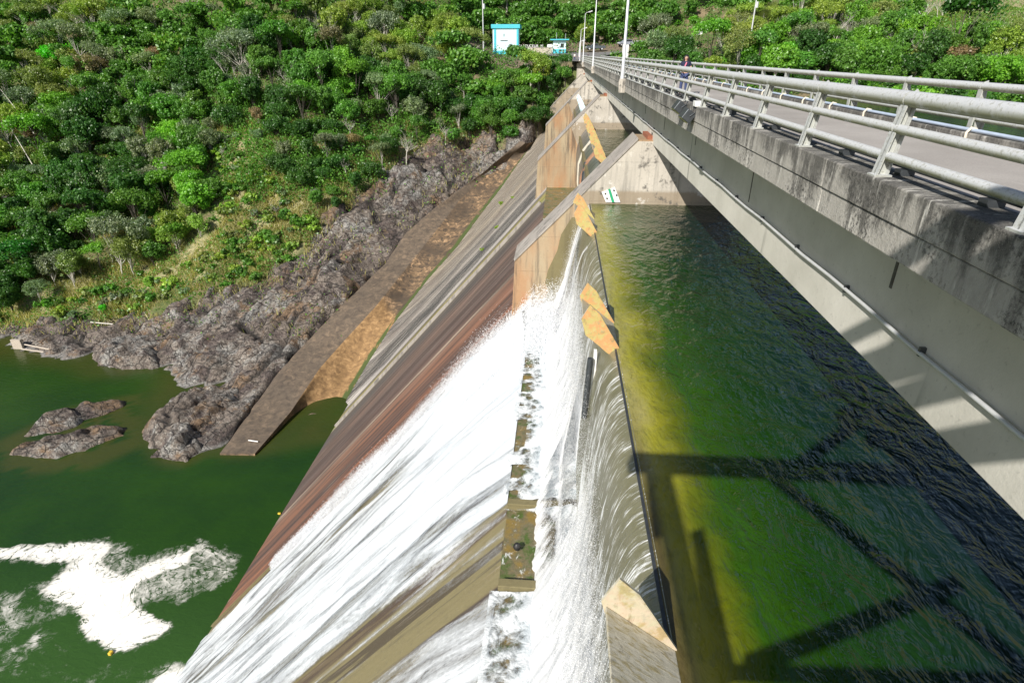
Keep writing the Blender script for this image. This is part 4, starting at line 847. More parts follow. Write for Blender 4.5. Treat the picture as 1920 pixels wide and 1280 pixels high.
street_lamp(160, 'fourth street lamp at the far bridge end, right of the kiosk', 7.0); street_lamp(169, 'farthest and smallest street lamp where the bridge meets the road', 4.5)
WK = empty('hoist_walkway', (10.2, 0, -1.9), 0, 'dark rusty steel walkway of beams and pipes beyond the far railing', 'walkway')
for i in range(14):
    a = -10+i*12.0
    for x, z, s_ in ((9.55, -1.72, .05), (9.95, -1.85, .10), (10.35, -1.76, .05)): o = MB().box(x-s_, x+s_, a, a+11.95, z-s_, z+s_).build('beam', MT['rust'] if x < 9.7 else MT['steel'], WK); o.location = -WK.location
    o = MB().box(9.5, 10.4, a+.1, a+11.8, -2.02, -1.96).build('grating', MT['steel'], WK); o.location = -WK.location
    for y in np.arange(a, a+12, 3.0): o = MB().box(9.5, 10.4, y, y+.12, -1.95, -1.72).build('cross_beam', MT['steel'], WK); o.location = -WK.location
# overhead gantry of the gate hoist: behind the photographer, throws the lattice shade on water and parapet
GA = empty('gantry', (-5.6, -2, -16), 0, 'steel lattice gantry over the bridge whose shade falls on the water', 'gantry')
def gbeam(name, a, b, s=.22): o = MB(); d = (Vector(b)-Vector(a)); L_ = d.length/2; d.normalize(); u = d.cross(Vector((0, 0, 1))); u = u.normalized() if u.length > .1 else Vector((1, 0, 0)); v = d.cross(u); o.obox((Vector(a)+Vector(b))/2, d*L_, u*s, v*s); q = o.build(name, MT['steel'], GA); q.location = -GA.location; return q
gbeam('top_beam', (-5.9, -2, 3.15), (9, -2, 3.15), .19); gbeam('bottom_beam', (-1.9, -2, -1.3), (3.6, -2, -1.1), .08)
gbeam('brace', (-2.6, -2, 2.9), (2.3, -2, -.9), .11); gbeam('brace', (1.4, -2, .5), (-1.7, -2, -1.2), .10); gbeam('brace', (-5.3, -2, 3.0), (-4.2, -2, 1.2), .12)
gbeam('hoist_beam', (-1.6, -2, 5.2), (.4, -2, 4.9), .24); gbeam('hoist_beam', (-2.4, -2, 6.2), (1.6, -2, 5.9), .12); gbeam('brace', (-2.2, -2, 3.2), (-.4, -2, 6.2), .12); gbeam('brace', (1.4, -2, 3.2), (.2, -2, 6.0), .14); gbeam('hoist_beam', (-.8, -2, 4.3), (1.8, -2, 4.2), .16)
gbeam('side_beam', (-5.2, -2.3, 3.1), (-5.2, -9, 3.1), .16); gbeam('side_beam', (-3.6, -2.2, 1.4), (-2.0, -2.2, -1.2), .12)
gbeam('leg', (4.9, -2.2, 3), (4.9, -2.2, -1.6), .14); gbeam('leg', (8.8, -2.2, 3), (8.8, -2.2, -5), .3); gbeam('brace', (4.2, -2, 3), (7.6, -2, -2), .14); gbeam('brace', (8.4, -2, 2.6), (4.4, -2, -1.6), .14)

# ================================================================== THINGS AT THE BRIDGE END
def gz(x, y): return float(terr(np.array([x]), np.array([y]))[0])
def ground_hit(px, py, up=0.0, smax=330):
    r = ray(px, py); r = r/np.linalg.norm(r[:2]); s = np.arange(60, smax, .5); P = r[None]*s[:, None]; z = terr(P[:, 0], P[:, 1])
    k = np.nonzero(P[:, 2] < z+up)[0]; k = k[0] if len(k) else -1; return P[k, 0], P[k, 1], float(z[k])
# road
rd = [(3.2, 158), (3.6, 166), (5.5, 176), (12, 184.5), (22, 189), (36, 193), (60, 198)]
V = []; F = []
ctr = np.array(rd, float); tt = np.linspace(0, len(rd)-1, 60); cx = np.interp(tt, range(len(rd)), ctr[:, 0])+2.2; cy = np.interp(tt, range(len(rd)), ctr[:, 1])
rz = [max(gz(a, b) for a, b in ((x-2, y-1), (x, y), (x+2, y+1), (x, y+3), (x-3, y)))+.12 for x, y in zip(cx, cy)]; rz = np.array(rz); rz = np.interp(cy, [158, 164, 176, 187, 192, 198], [-1.73, -1.73, -.6, .72, 1.6, 2.8])
for _ in range(10): rz[1:-1] = (rz[:-2]+2*rz[1:-1]+rz[2:])/4
dxn = np.gradient(cx); dyn = np.gradient(cy); ln = np.hypot(dxn, dyn)
for i in range(60):
    nx, ny_ = -dyn[i]/ln[i], dxn[i]/ln[i]; wd = 2.4+1.4*min(1, i/20)
    V += [(cx[i]+nx*wd*1.3, cy[i]+ny_*wd*1.3, rz[i]), (cx[i]-nx*wd, cy[i]-ny_*wd, rz[i])]
o = npmesh('road', V, [(2*i, 2*i+1, 2*i+3, 2*i+2) for i in range(59)], MT['asphalt']); o['kind'] = 'structure'
pd = MB(); pd.add([(-6.0, 178, -.35), (5, 171, -1.22), (10, 184, .2), (-6, 188, .35)], [(0, 1, 2, 3)]).build('paved_yard', MT['asphalt'])['kind'] = 'structure'
# turquoise building
bl_ = empty('building', (-15.8, 184, .3), 0, 'flat roofed pale building with turquoise trim beyond the trees at the bridge end', 'building')
MB().box(-3.5, 3.5, -2.9, 4, -2.5, 5.9).build('wall', MT['paleteal'], bl_)
MB().box(-3.9, 4.0, -3.25, 4.4, 5.75, 6.75).build('roof', MT['teal'], bl_, .04); MB().box(-3.56, 3.56, -2.98, 3.9, -2.6, .35).build('plinth', MT['teal'], bl_)
for x in (-2.9, 3.3): MB().box(x-.25, x+.3, -3.03, -2.9, .35, 5.75).build('pilaster', MT['teal'], bl_)
MB().box(-1.4, .6, -2.96, -2.9, 2.7, 2.9).build('slot', MT['steel'], bl_); MB().box(-.5, -.3, -2.96, -2.9, 3.8, 4.5).build('slot', MT['steel'], bl_)
MB().tube([(1.9, -2.9, 6.7), (1.9, -2.9, 7.1)], .2, 10).build('vent', MT['steel'], bl_); MB().tube([(-2.3, -2.9, 6.7), (-2.3, -2.9, 7.0)], .15, 10).build('vent', MT['galv'], bl_)
wl = MB().box(-14.2, -3.0, 181.2, 181.6, -6, 1.35).build('retaining_wall', MT['cream2'], None, .03); tag(wl, 'stained cream retaining wall under the row of white letters', 'wall')
MB().box(-14.25, -2.95, 181.15, 181.65, 1.352, 1.45).build('coping', MT['coping'], wl)
sg = empty('letter_sign', (-12.6, 181.4, 1.46), 0, 'row of small white letters standing on top of the cream wall', 'sign')
for i, ch in enumerate("ZOLEDUCEUR M"):
    if ch == ' ': continue
    cu = bpy.data.curves.new('letter', 'FONT'); cu.body = ch; cu.size = .95; cu.extrude = .05; cu.align_x = 'CENTER'
    to = bpy.data.objects.new('letter', cu); COL.objects.link(to); dg = bpy.context.evaluated_depsgraph_get(); me = bpy.data.meshes.new_from_object(to.evaluated_get(dg)); bpy.data.objects.remove(to)
    me.materials.clear(); me.materials.append(MT['white']); lo = bpy.data.objects.new('letter', me); link(lo, sg); lo.location = (i*.62, 0, 0); lo.rotation_euler = (math.pi/2, 0, 0)
kz = empty('kiosk', (-.95, 184, .1), 0, 'small pale turquoise guard kiosk with a flat overhanging roof', 'kiosk')
MB().box(-1.75, 1.75, -2, 2, -.6, 3.1).build('wall', MT['paleteal'], kz); MB().box(-2.6, 2.6, -2.8, 2.8, 3.1, 3.38).build('roof', MT['teal'], kz, .03); MB().box(-1.79, 1.79, -2.05, 2.02, -.62, .9).build('plinth', MT['teal'], kz)
MB().box(.3, 1.2, -2.05, -2.0, 1.3, 2.3).build('window', MT['glass'], kz); MB().box(-1.4, -.6, -2.04, -2.0, .0, 2.2).build('door', MT['white'], kz); MB().tube([(-.9, 0, 3.3), (-.9, 0, 5.0)], .05, 6).build('mast', MT['galv'], kz); MB().tube([(1.6, 0, 3.3), (1.6, 0, 4.8)], .05, 6).build('mast', MT['galv'], kz)
shd = tag(MB().prism([(-4.6, -.5), (-2.9, -.5), (-2.9, 2.3), (-4.4, 2.2)], 186, 189).build('shed', MT['white'], None), 'low white shed left of the guard kiosk', 'shed')
# utility poles
def upole(px, pyt, y, zb, zt_, label, n=1):
    p = onY(px, pyt, y); e = empty('utility_pole', (p[0], y, zb), 0, label, 'utility pole')
    MB().tube([(0, 0, 0), (0, 0, zt_-zb)], [.2, .13], 10).build('pole', MT['galv'], e); MB().box(-1.0, 1.0, -.06, .06, zt_-zb-1.0, zt_-zb-.85).build('crossarm', MT['wood'], e)
    MB().tube([(.35, 0, zt_-zb-3.2), (.35, 0, zt_-zb-2.0)], .3, 10).build('transformer', MT['galv'], e)
    return e
upole(905, 10, 182, 0, 14, 'pale utility pole with grey transformer above the turquoise building'); upole(1412, 40, 158, 0, 12.5, 'leaning pale utility pole beside the palm behind the far railing')
# white houses glimpsed in the trees
def house(px, py, y, wdt, hgt, label, m='white'):
    p = onY(px, py, y); e = empty('house', (p[0], y, p[2]-hgt), .1, label, 'house')
    MB().box(-wdt/2, wdt/2, 0, 5, -2, hgt).build('wall', MT[m], e); MB().box(-wdt/2-.3, wdt/2+.3, -.3, 5.3, hgt, hgt+.18).build('roof', MT['galv'], e)
    MB().box(-wdt*.25, -wdt*.05, -.03, 0, hgt*.4, hgt*.75).build('window', MT['glass'], e); MB().box(wdt*.2, wdt*.33, -.03, 0, hgt*.35, hgt*.8).build('window', MT['glass'], e)
house(1328, 51, 196, 6.0, 3.4, 'white flat roofed house half hidden by trees left of the pale pole'); house(1205, 78, 189, 3.6, 2.6, 'small white hut among bushes right of the parked silver car'); house(1352, 25, 214, 5, 2.4, 'small house with a blue roof high among the trees', 'blue')
gp = onY(1173, 84, 176); tag(MB().box(gp[0]-.7, gp[0]+.9, 176, 176.4, -2.2, gp[2]).build('gate_pillar', MT['white'], None, .03), 'white gate pillar behind the nearest lamp post', 'pillar')
# vehicles
def wheel_set(e, xs, r, wy):
    for x in xs:
        for s_ in (-1, 1):
            t_ = MB().tube([(x, s_*wy, r), (x, s_*(wy-.24), r)], r, 18).build('wheel', MT['dark'], e); MB().tube([(x, s_*(wy+.012), r), (x, s_*(wy-.05), r)], r*.55, 12).build('rim', MT['galv'], t_)
def pickup(loc, rz_, label):
    e = empty('pickup_truck', loc, rz_, label, 'pickup truck')
    body = [(-2.7, .55), (-2.72, .95), (-2.55, 1.08), (-1.35, 1.16), (.75, 1.16), (2.75, 1.16), (2.78, .55), (2.2, .45), (-2.2, .42)]
    MB().prism(body, -.92, .92).build('body', MT['cargrey'], e, .06)
    MB().prism([(-1.35, 1.14), (-.65, 1.72), (.55, 1.74), (.8, 1.14)], -.80, .80).build('cab', MT['cargrey'], e, .05)
    MB().prism([(-1.18, 1.20), (-.62, 1.66), (.45, 1.67), (.6, 1.20)], -.812, .812).build('window', MT['glass'], e)
    MB().box(.95, 2.68, -.80, .80, 1.163, 1.17).build('cargo_bed', MT['dark'], e); wheel_set(e, (-1.75, 1.75), .40, .95)
    for s_ in (-1, 1): MB().box(-2.74, -2.66, s_*.62-.18, s_*.62+.18, .78, .95).build('headlight', MT['white'], e)
    MB().box(-2.80, -2.66, -.85, .85, .48, .64).build('bumper', MT['galv'], e)
def suv(loc, rz_, label):
    e = empty('parked_car', loc, rz_, label, 'car')
    MB().prism([(-2.2, .5), (-2.25, .85), (-2.0, 1.02), (-1.1, 1.12), (2.15, 1.14), (2.25, .6), (1.9, .4), (-1.9, .4)], -.9, .9).build('body', MT['carsilver'], e, .07)
    MB().prism([(-1.1, 1.1), (-.4, 1.66), (1.7, 1.68), (2.1, 1.1)], -.78, .78).build('roof', MT['carsilver'], e, .06); MB().prism([(-.95, 1.14), (-.36, 1.6), (1.6, 1.62), (1.9, 1.14)], -.79, .79).build('window', MT['glass'], e)
    wheel_set(e, (-1.4, 1.4), .36, .92)
    for s_ in (-1, 1): MB().box(-2.24, -2.14, s_*.62-.2, s_*.62+.2, .72, .92).build('headlight', MT['white'], e)
pk = onZ(1116, 96, .75) if False else onY(1116, 95, 187); pickup((pk[0], 187, max(pk[2], gz(pk[0], 187))+.05), .10, 'grey pickup truck parked on the road at the far end of the bridge')
pk = onY(1172, 87, 193); suv((pk[0], 193, max(pk[2], gz(pk[0], 193))+.05), .25, 'silver car parked uphill behind the nearest lamp post')

# ---- people
def skin_body(name, J, E_, R, m, parent, sub=2):
    me = bpy.data.meshes.new(name); me.from_pydata(J, E_, []); o = bpy.data.objects.new(name, me); link(o, parent); me.materials.append(m)
    s_ = o.modifiers.new('s', 'SKIN'); s_.use_smooth_shade = True
    for i, r in enumerate(R): me.skin_vertices[0].data[i].radius = (r, r) if not hasattr(r, '__len__') else r
    me.skin_vertices[0].data[0].use_root = True
    u = o.modifiers.new('u', 'SUBSURF'); u.levels = sub; u.render_levels = sub; return o
def person(loc, rz_, label, top, legs, hairlong=True, lean=True, tops='pink', lod=2):
    e = empty('person', loc, rz_, label, 'person')     # faces -y, feet at z 0
    J = [(0, 0, .92), (0, -.01, 1.12), (0, 0, 1.30), (0, 0, 1.42), (0, -.03, 1.47), (0, -.05, 1.545), (0, -.06, 1.62),
         (.17, 0, 1.37), (-.17, 0, 1.37), (.27, -.02, 1.10), (.36, -.14, .88) if lean else (.27, -.06, .86), (-.25, .02, 1.10), (-.10, -.22, 1.02) if lean else (-.27, -.06, .86),
         (.09, 0, .88), (-.09, 0, .88), (.11, -.02, .48), (-.11, .02, .48), (.12, 0, .07), (-.12, .03, .07), (.13, -.14, .04), (-.13, -.11, .04)]
    Ed = [(0, 1), (1, 2), (2, 3), (3, 4), (4, 5), (5, 6), (2, 7), (2, 8), (7, 9), (9, 10), (8, 11), (11, 12), (0, 13), (0, 14), (13, 15), (14, 16), (15, 17), (16, 18), (17, 19), (18, 20)]
    R = [(.14, .10), (.12, .085), (.14, .09), .07, .05, .088, .075, .055, .055, .042, .028, .042, .028, .085, .085, .06, .06, .04, .04, .035, .03]
    skin_body('body', J, Ed, R, MT['skin'], e, lod)
    for k in (10, 12):      # fingers
        h = Vector(J[k]); q = MB()
        for i in range(4): q.tube([h+Vector((-.02+.013*i, -.01, .0)), h+Vector((-.022+.015*i, -.05, -.02)), h+Vector((-.02+.014*i, -.065-.005*(i % 2), -.05))], [.009, .008, .006], 5)
        q.tube([h+Vector((.02, 0, 0)), h+Vector((.045, -.03, -.01))], [.01, .007], 5); q.build('hand', MT['skin'], e)
    TJ = [(0, 0, .96), (0, -.01, 1.12), (0, 0, 1.30), (0, 0, 1.40), (.17, 0, 1.37), (-.17, 0, 1.37), (.235, -.01, 1.2), (-.225, .01, 1.2)]
    skin_body('shirt', TJ, [(0, 1), (1, 2), (2, 3), (2, 4), (2, 5), (4, 6), (5, 7)], [(.165, .125), (.15, .11), (.165, .115), .085, .075, .075, .06, .06], MT[top], e, lod)
    LJ = [(0, 0, .94), (.09, 0, .86), (-.09, 0, .86), (.11, -.02, .48), (-.11, .02, .48), (.12, 0, .12), (-.12, .03, .12)]
    skin_body('trousers', LJ, [(0, 1), (0, 2), (1, 3), (2, 4), (3, 5), (4, 6)], [(.16, .12), .105, .105, .078, .078, .062, .062], MT[legs], e, lod)
    HJ = [(0, -.035, 1.67), (0, .03, 1.62), (0, .055, 1.48), (.03, .06, 1.32)] if hairlong else [(0, -.04, 1.66), (0, .03, 1.61), (0, .04, 1.55)]
    skin_body('hair', HJ, [(i, i+1) for i in range(len(HJ)-1)], [(.10, .095), (.125, .09), (.14, .07), (.09, .05)] if hairlong else [.07, .09, .06], MT['hair'], e, lod)
    if hairlong:
        for s_ in (-1, 1): skin_body('hair', [(s_*.06, -.04, 1.64), (s_*.10, -.02, 1.55), (s_*.13, -.03, 1.40), (s_*.12, -.06, 1.28)], [(0, 1), (1, 2), (2, 3)], [.04, .05, .05, .03], MT['hair'], e, 1)
        MB().tube([(0.03, -.115, 1.38), (-.02, -.125, 1.25), (-.05, -.12, 1.1)], [.03, .035, .02], 8).build('scarf', MT['pink'], e)
        for s_ in (-1, 1): MB().tube([(s_*.032, -.142, 1.575), (s_*.032, -.15, 1.575)], .011, 8).build('eye', MT['dark'], e)
        MB().tube([(0, -.135, 1.57), (0, -.16, 1.545)], [.01, .016], 6).build('nose', MT['skin'], e); MB().tube([(-.022, -.143, 1.51), (.022, -.143, 1.51)], .007, 6).build('mouth', MT['pink'], e)
    return e
pw = onY(1288, 104, 30.5); person((pw[0], 30.5, pw[2]-1.67), -.15, 'woman with long black hair in a navy top and pink scarf at the bridge railing', 'navy', 'jeans')
for px, py, y, lb, tp in ((1103, 96, 162, 'person in dark clothes standing on the road beyond the bridge', 'navy'), (1087, 96, 163, 'person in a pale blue top at the far end of the bridge', 'whitecloth'), (1078, 96, 165, 'person in white standing leftmost at the far bridge end', 'white'),
                          (1050, 95, 180, 'dark clothed person standing in front of the kiosk window', 'navy'), (1056, 95, 180.4, 'dark clothed person right of another in front of the kiosk', 'steel')):
    p = onY(px, py, y); zb = -1.73 if y < 170 else max(gz(p[0], y), -.6)+.02
    person((p[0], y, zb), random.uniform(-.5, .5), lb, tp, 'jeans', False, False, lod=1)
# ---- debris by the water
q = onZ(403, 828, -50); MB_ = MB(); MB_.tube([(q[0], q[1], -50.1), (q[0], q[1], -49.8), (q[0], q[1], -49.55)], [.12, .2, .08], 10); tag(MB_.build('buoy', MT['yellow']), 'yellow float lying in the water beside the brown outcrop', 'buoy')
q = onZ(207, 1226, -50); tag(MB().box(q[0]-.15, q[0]+.15, q[1]-.12, q[1]+.25, -50.1, -49.75).build('plastic_can', MT['yellow'], None, .04), 'yellow plastic can floating at the lower edge of the foam', 'can')
q = onZ(524, 963, -50); tag(MB().box(q[0]-.18, q[0]+.18, q[1]-.1, q[1]+.12, -50.1, -49.85).build('plastic_can', MT['yellow'], None, .04), 'orange yellow can floating close to the toe of the dam', 'can')
def log(name, a, b, r, m, label, cat, za=0.4, zb=0.4):
    p = ground_hit(*a); q = ground_hit(*b); return tag(MB().tube([(p[0], p[1], max(p[2], -50)+za), (q[0], q[1], max(q[2], -50)+zb)], r, 10).build(name, MT[m]), label, cat)
fr = empty('timber_frame', onZ(34, 650, -49.6), 0, 'broken timber frame with two pale beams at the left waterline', 'frame')
a_, b_ = onZ(38, 644, -49.2)-np.array(fr.location), onZ(98, 656, -49.3)-np.array(fr.location)
MB().tube([a_, b_], .14, 8).build('beam', MT['wood'], fr); a_, b_ = onZ(40, 654, -49.6)-np.array(fr.location), onZ(90, 661, -49.8)-np.array(fr.location); MB().tube([a_, b_], .14, 8).build('beam', MT['wood'], fr)
MB().box(-.9, 1.0, -.2, .25, -.8, 1.5).build('end_board', MT['wood'], fr)
log('driftwood', (172, 609), (214, 614), .13, 'palebark', 'long bleached driftwood pole on the pale rock above the pool', 'log', .5, .5)
q = onZ(477, 824, -49.2); tag(MB().tube([(q[0]-.9, q[1], -49.35), (q[0]+.6, q[1]-.2, -49.35)], .08, 8).build('plastic_tube', MT['white']), 'short white tube washed up at the end of the concrete groin', 'tube')

# ================================================================== VEGETATION
GREENS = dict(deep=(.055, .155, .030), mid=(.110, .265, .044), bright=(.16, .38, .040), olive=(.21, .28, .085), yellow=(.26, .38, .070), grey=(.19, .265, .16), brown=(.25, .20, .13), vivid=(.08, .54, .014))
def quads(C, N, S, asp=1.5, rng=RNG):
    n = len(C); up = rng.normal(size=(n, 3)); T = np.cross(N, up); T /= np.linalg.norm(T, axis=1, keepdims=True)+1e-9; B = np.cross(N, T)
    T = T*S[:, None]*asp*.5; B = B*S[:, None]*.5
    V = np.stack([C-T*.9-B*.35, C-T*.1-B, C+T, C-T*.1+B], 1).reshape(-1, 3); F = np.arange(4*n).reshape(n, 4); return V, F
def crown_mesh(name, seed, W, H, z0, ncl, nper, leaf, flat=.95, parent=None, shape='round'):
    rng = np.random.default_rng(seed); Cc = []; Cr = []
    lobes = rng.normal(size=(7, 3)); lobes /= np.linalg.norm(lobes, axis=1, keepdims=True); lobes[:, 2] = np.abs(lobes[:, 2])*.8-.15
    k = 0
    while len(Cc) < ncl and k < 9000:
        k += 1; d = rng.normal(size=3); d /= np.linalg.norm(d)
        if d[2] < -.55: continue
        bumpf = .40+.85*max(0, (lobes@d).max())**5; r = bumpf*rng.uniform(.55, 1.0)
        if shape == 'umbrella': p = np.array([d[0]*W*r, d[1]*W*r, H*(.75+.25*(1-r*r))+rng.uniform(-.08, .05)*H])
        elif shape == 'column': p = np.array([d[0]*W*r, d[1]*W*r, H*.5+d[2]*H*.5*r])
        else: p = np.array([d[0]*W*r, d[1]*W*r, H*.45+d[2]*H*.52*r])
        Cc.append(p); Cr.append(rng.uniform(.35, 1.15)*W*.24)
    Cc = np.array(Cc); Cr = np.array(Cr)
    idx = np.repeat(np.arange(len(Cc)), nper); d = rng.normal(size=(len(idx), 3)); d /= np.linalg.norm(d, axis=1, keepdims=True); rr = rng.random(len(idx))**.4
    P = Cc[idx]+d*(Cr[idx]*rr)[:, None]*np.array([1, 1, flat]); N = d+rng.normal(size=d.shape)*.55+np.array([0, 0, .22]); N /= np.linalg.norm(N, axis=1, keepdims=True)
    P[:, 2] += z0; S = leaf*rng.uniform(.6, 1.35, len(P)); V, F = quads(P, N, S, 1.5, rng)
    cs = rng.random(len(Cc)); sh = np.repeat(np.clip(cs[idx]*.55+rng.random(len(idx))*.45, 0, 1), 4)
    return npmesh(name, V, F, MT['leaf'], parent, smooth=False, attrs=dict(shade=sh)), Cc+np.array([0, 0, z0])
def limb_mesh(name, seed, z0, H, W, targets, r0, m, parent):
    rng = random.Random(seed); q = MB(); lean = (rng.uniform(-.3, .3), rng.uniform(-.3, .3)); top = (lean[0]*1.2, lean[1]*1.2, z0+H*.45)
    q.tube([(0, 0, -1.2), (lean[0]*.3, lean[1]*.3, z0*.5), (lean[0], lean[1], z0), top], [r0*1.3, r0, r0*.75, r0*.4], 7)
    for t in targets:
        s_ = rng.uniform(.3, .9); b = Vector((lean[0]*s_, lean[1]*s_, z0*s_+H*.1)); mid = b.lerp(Vector(t), .5)+Vector((rng.uniform(-.3, .3), rng.uniform(-.3, .3), rng.uniform(0, .5)))
        q.tube([b, mid, Vector(t)], [r0*.45, r0*.28, r0*.1], 5, False)
    return q.build(name, m, parent)
def tree_proto(seed, W, H, z0, ncl=46, nper=70, leaf=.42, shape='round', bark='bark'):
    e = empty('broadleaf_tree'); c, cc = crown_mesh('crown', seed, W, H, z0, ncl, nper, leaf, parent=e, shape=shape)
    t = limb_mesh('trunk', seed, z0, H, W, cc[:9], .12, MT[bark], e); return CopyCache(e, [c, t]), [c, t]
PROT = []
for i, (W, H, z0, sh) in enumerate(((3.8, 8.2, .0, 'round'), (4.4, 7.4, .2, 'round'), (3.2, 9.4, .0, 'column'), (4.6, 5.6, 2.2, 'umbrella'), (3.4, 6.6, .0, 'round'), (4.0, 9.2, .2, 'round'), (2.8, 7.4, .0, 'column'), (4.8, 6.8, .4, 'round'), (3.4, 7.6, .3, 'round'))):
    PROT.append(tree_proto(100+i, W, H, z0, 130 if sh != 'umbrella' else 90, 62, .25, sh))
FINE = [tree_proto(150+i, W, H, z0, 80, 56, .20, sh_, 'palebark') for i, (W, H, z0, sh_) in enumerate(((3.5, 6.8, .4, 'round'), (4.2, 6.4, .8, 'round'), (3.0, 7.8, .3, 'column'), (4.6, 5.2, 1.8, 'umbrella')))]
def bare_mesh(seed, H, twigs=True):
    rng = random.Random(seed); q = MB()
    def br(p, d, L, r, dep):
        pts = [p]; rs = [r]; n = 4
        for i in range(n):
            d = (d+Vector((rng.uniform(-.18, .18), rng.uniform(-.18, .18), rng.uniform(-.05, .14)))).normalized(); pts.append(pts[-1]+d*L/n); rs.append(r*(1-.62*(i+1)/n))
        q.tube(pts, rs, 5 if dep < 2 else 3, False)
        if dep >= 4: return
        for k in range(3 if dep else 5):
            i = rng.randint(2 if dep == 0 else 1, n); a = rng.uniform(0, 6.28); s_ = Vector((math.cos(a), math.sin(a), rng.uniform(.1, .8)))
            br(pts[i], (d*.55+s_*.8).normalized(), L*rng.uniform(.45, .68), rs[i]*.72, dep+1)
    br(Vector((0, 0, -.8)), Vector((rng.uniform(-.15, .15), rng.uniform(-.15, .15), 1)).normalized(), H*.55, H*.022, 0)
    return q
BARE = []
for i in range(5):
    e = empty('bare_tree'); t = bare_mesh(300+i, 8.0).build('trunk', MT['palebark'], e); BARE.append(CopyCache(e, [t]))
def place(proto, x, y, z, s, label, cat, group, colr, name=None, rot=None, sz=1.0):
    r, ks = proto.new((x, y, z), random.uniform(0, 6.28), (s*random.uniform(.88, 1.12), s*random.uniform(.88, 1.12), s*sz), rot)
    if name: r.name = name
    tag(r, label, cat, group)
    for k in ks: k.color = (*colr, 1)
    return r
def jit(c, a=.22): f = random.uniform(1-a, 1+a); return tuple(max(0.004, v*f*random.uniform(.9, 1.1)) for v in c)
NM = dict(deep='deep green', mid='mid green', olive='olive green', yellow='yellowish green', grey='grey green', brown='reddish brown', bright='bright green')
placed = []
KEEP = [((915, 30), (1075, 30), (1075, 112), (915, 112), 181), ((1075, 55), (1190, 55), (1190, 112), (1075, 112), 190), ((1300, 46), (1350, 46), (1350, 68), (1300, 68), 196)]
BLD = [(-26, 158), (26, 158), (26, 198), (-26, 198)]
cand = []
for i in range(-68, 104):
    for j in range(0, 70):
        x = i*4.3+(j % 2)*2.15+random.uniform(-1.5, 1.5); y = 78+j*3.8+random.uniform(-1.4, 1.4)
        cand.append((x, y))
cand = np.array(cand); cz = terr(cand[:, 0], cand[:, 1]); cpx, cpy, cd = projv(np.c_[cand, cz]); _, ctop, _ = projv(np.c_[cand, cz+7.5])
CLEAR = [(405, 245), (455, 252), (500, 300), (545, 370), (600, 425), (640, 420), (600, 490), (480, 590), (250, 640), (100, 660), (-80, 690), (-80, 600), (30, 592), (120, 562), (200, 522), (330, 512), (400, 440), (410, 330)]
okm = (cd > 60) & (cpx > -110) & (cpx < 2030) & (cpy > -60) & (cpy < 640)
rock = inpoly(cpx, cpy, ROCKPX) & (cand[:, 0] < 0) & (cand[:, 1] < 165); clr = inpoly(cpx, cpy, CLEAR) & (cand[:, 0] < 0); grs = inpoly(cpx, cpy, GRASSHILL) & (cand[:, 0] > 60)
wet = (cand[:, 0] > 3) & (cz < -7.2); low = (cand[:, 0] <= 3) & (cz < -48.5)
pads = ((cand[:, 0] > -27) & (cand[:, 0] < 3) & (cand[:, 1] > 180) & (cand[:, 1] < 194)) | ((cand[:, 0] > -5) & (cand[:, 0] < 10) & (cand[:, 1] > 158) & (cand[:, 1] < 186))
near_road = polydist(cand[:, 0], cand[:, 1], rd, False) < 7.5
txc = np.interp(cand[:, 1], ty, tx, left=-33.5); ondam = (cand[:, 0] > txc-7) & (cand[:, 0] < 9) & (cand[:, 1] < 158.5)
sight = np.zeros(len(cand), bool)
for a, b, c, d, yy_ in KEEP:
    for hh_ in (3., 5.5, 7.5):
        qx, qy, _ = projv(np.c_[cand, cz+hh_]); sight |= (qx > a[0]-(28 if a[0] > 1250 else 12)) & (qx < b[0]+(28 if a[0] > 1250 else 12)) & (qy > a[1]) & (qy < c[1]-(6 if a[0] > 1250 else 14)) & (cand[:, 1] < yy_)
for hh_ in (4., 7., 9.):
    qx, qy, _ = projv(np.c_[cand, cz+hh_]); sight |= inpoly(qx, qy, [(1730, -60), (1722, 20), (1800, 40), (1850, 14), (1905, 22), (1990, 50), (2060, -60)])
okm &= ~(rock | clr | grs | wet | low | pads | near_road | ondam | sight)
sel = np.nonzero(okm)[0]; order = sel[np.argsort(cd[sel])]
hue = fbm(cand[:, 0]*.045, cand[:, 1]*.045, 3, 201); far_pts = []; cnt = 0; cnt_f = 0
for k in order:
    x, y = cand[k]; z = cz[k]; h = hue[k]+random.uniform(-.11, .11)
    key = 'deep' if h < .36 else ('mid' if h < .50 else ('bright' if h < .57 else ('olive' if h < .66 else 'yellow')))
    if random.random() < .035: key = 'brown'
    if random.random() < .13: key = 'grey'
    s_ = random.uniform(.6, 1.3)
    if 430 < cpx[k] < 900 and cpy[k] > 240 and x < 0: s_ *= .62
    if ctop[k] < -25: continue
    if x > 8 and z < 12: s_ *= .95
    fine_ = key in ('olive', 'grey', 'brown', 'yellow')
    if (cnt_f if fine_ else cnt) < 285:
        pr = random.choice(FINE)[0] if fine_ else random.choice(PROT)[0]
        zx = cpx[k]; zy = ctop[k]
        if x >= 4: side = 'bank behind the bridge, '+('near the road end' if zx < 1300 else ('behind the woman and the pale pole' if zx < 1520 else ('around the bare trees' if zx < 1740 else 'at the right edge')))
        else: side = 'left hillside, '+('at the left edge' if zx < 220 else ('left of centre' if zx < 480 else ('above the rock bank' if zx < 760 else 'close to the dam')))+(' high up' if zy < 90 else (' halfway up' if zy < 220 else ' low down'))
        place(pr, x, y, z-.2, s_, f"{NM[key]} tree on the {side}", 'tree', f"{NM[key]} trees on the {side}", jit(GREENS[key], .15), name='feathery_tree' if fine_ else None, sz=random.uniform(.9, 1.3))
        cnt += 0 if fine_ else 1; cnt_f += 1 if fine_ else 0
    else: far_pts.append((x, y, z, s_, key))
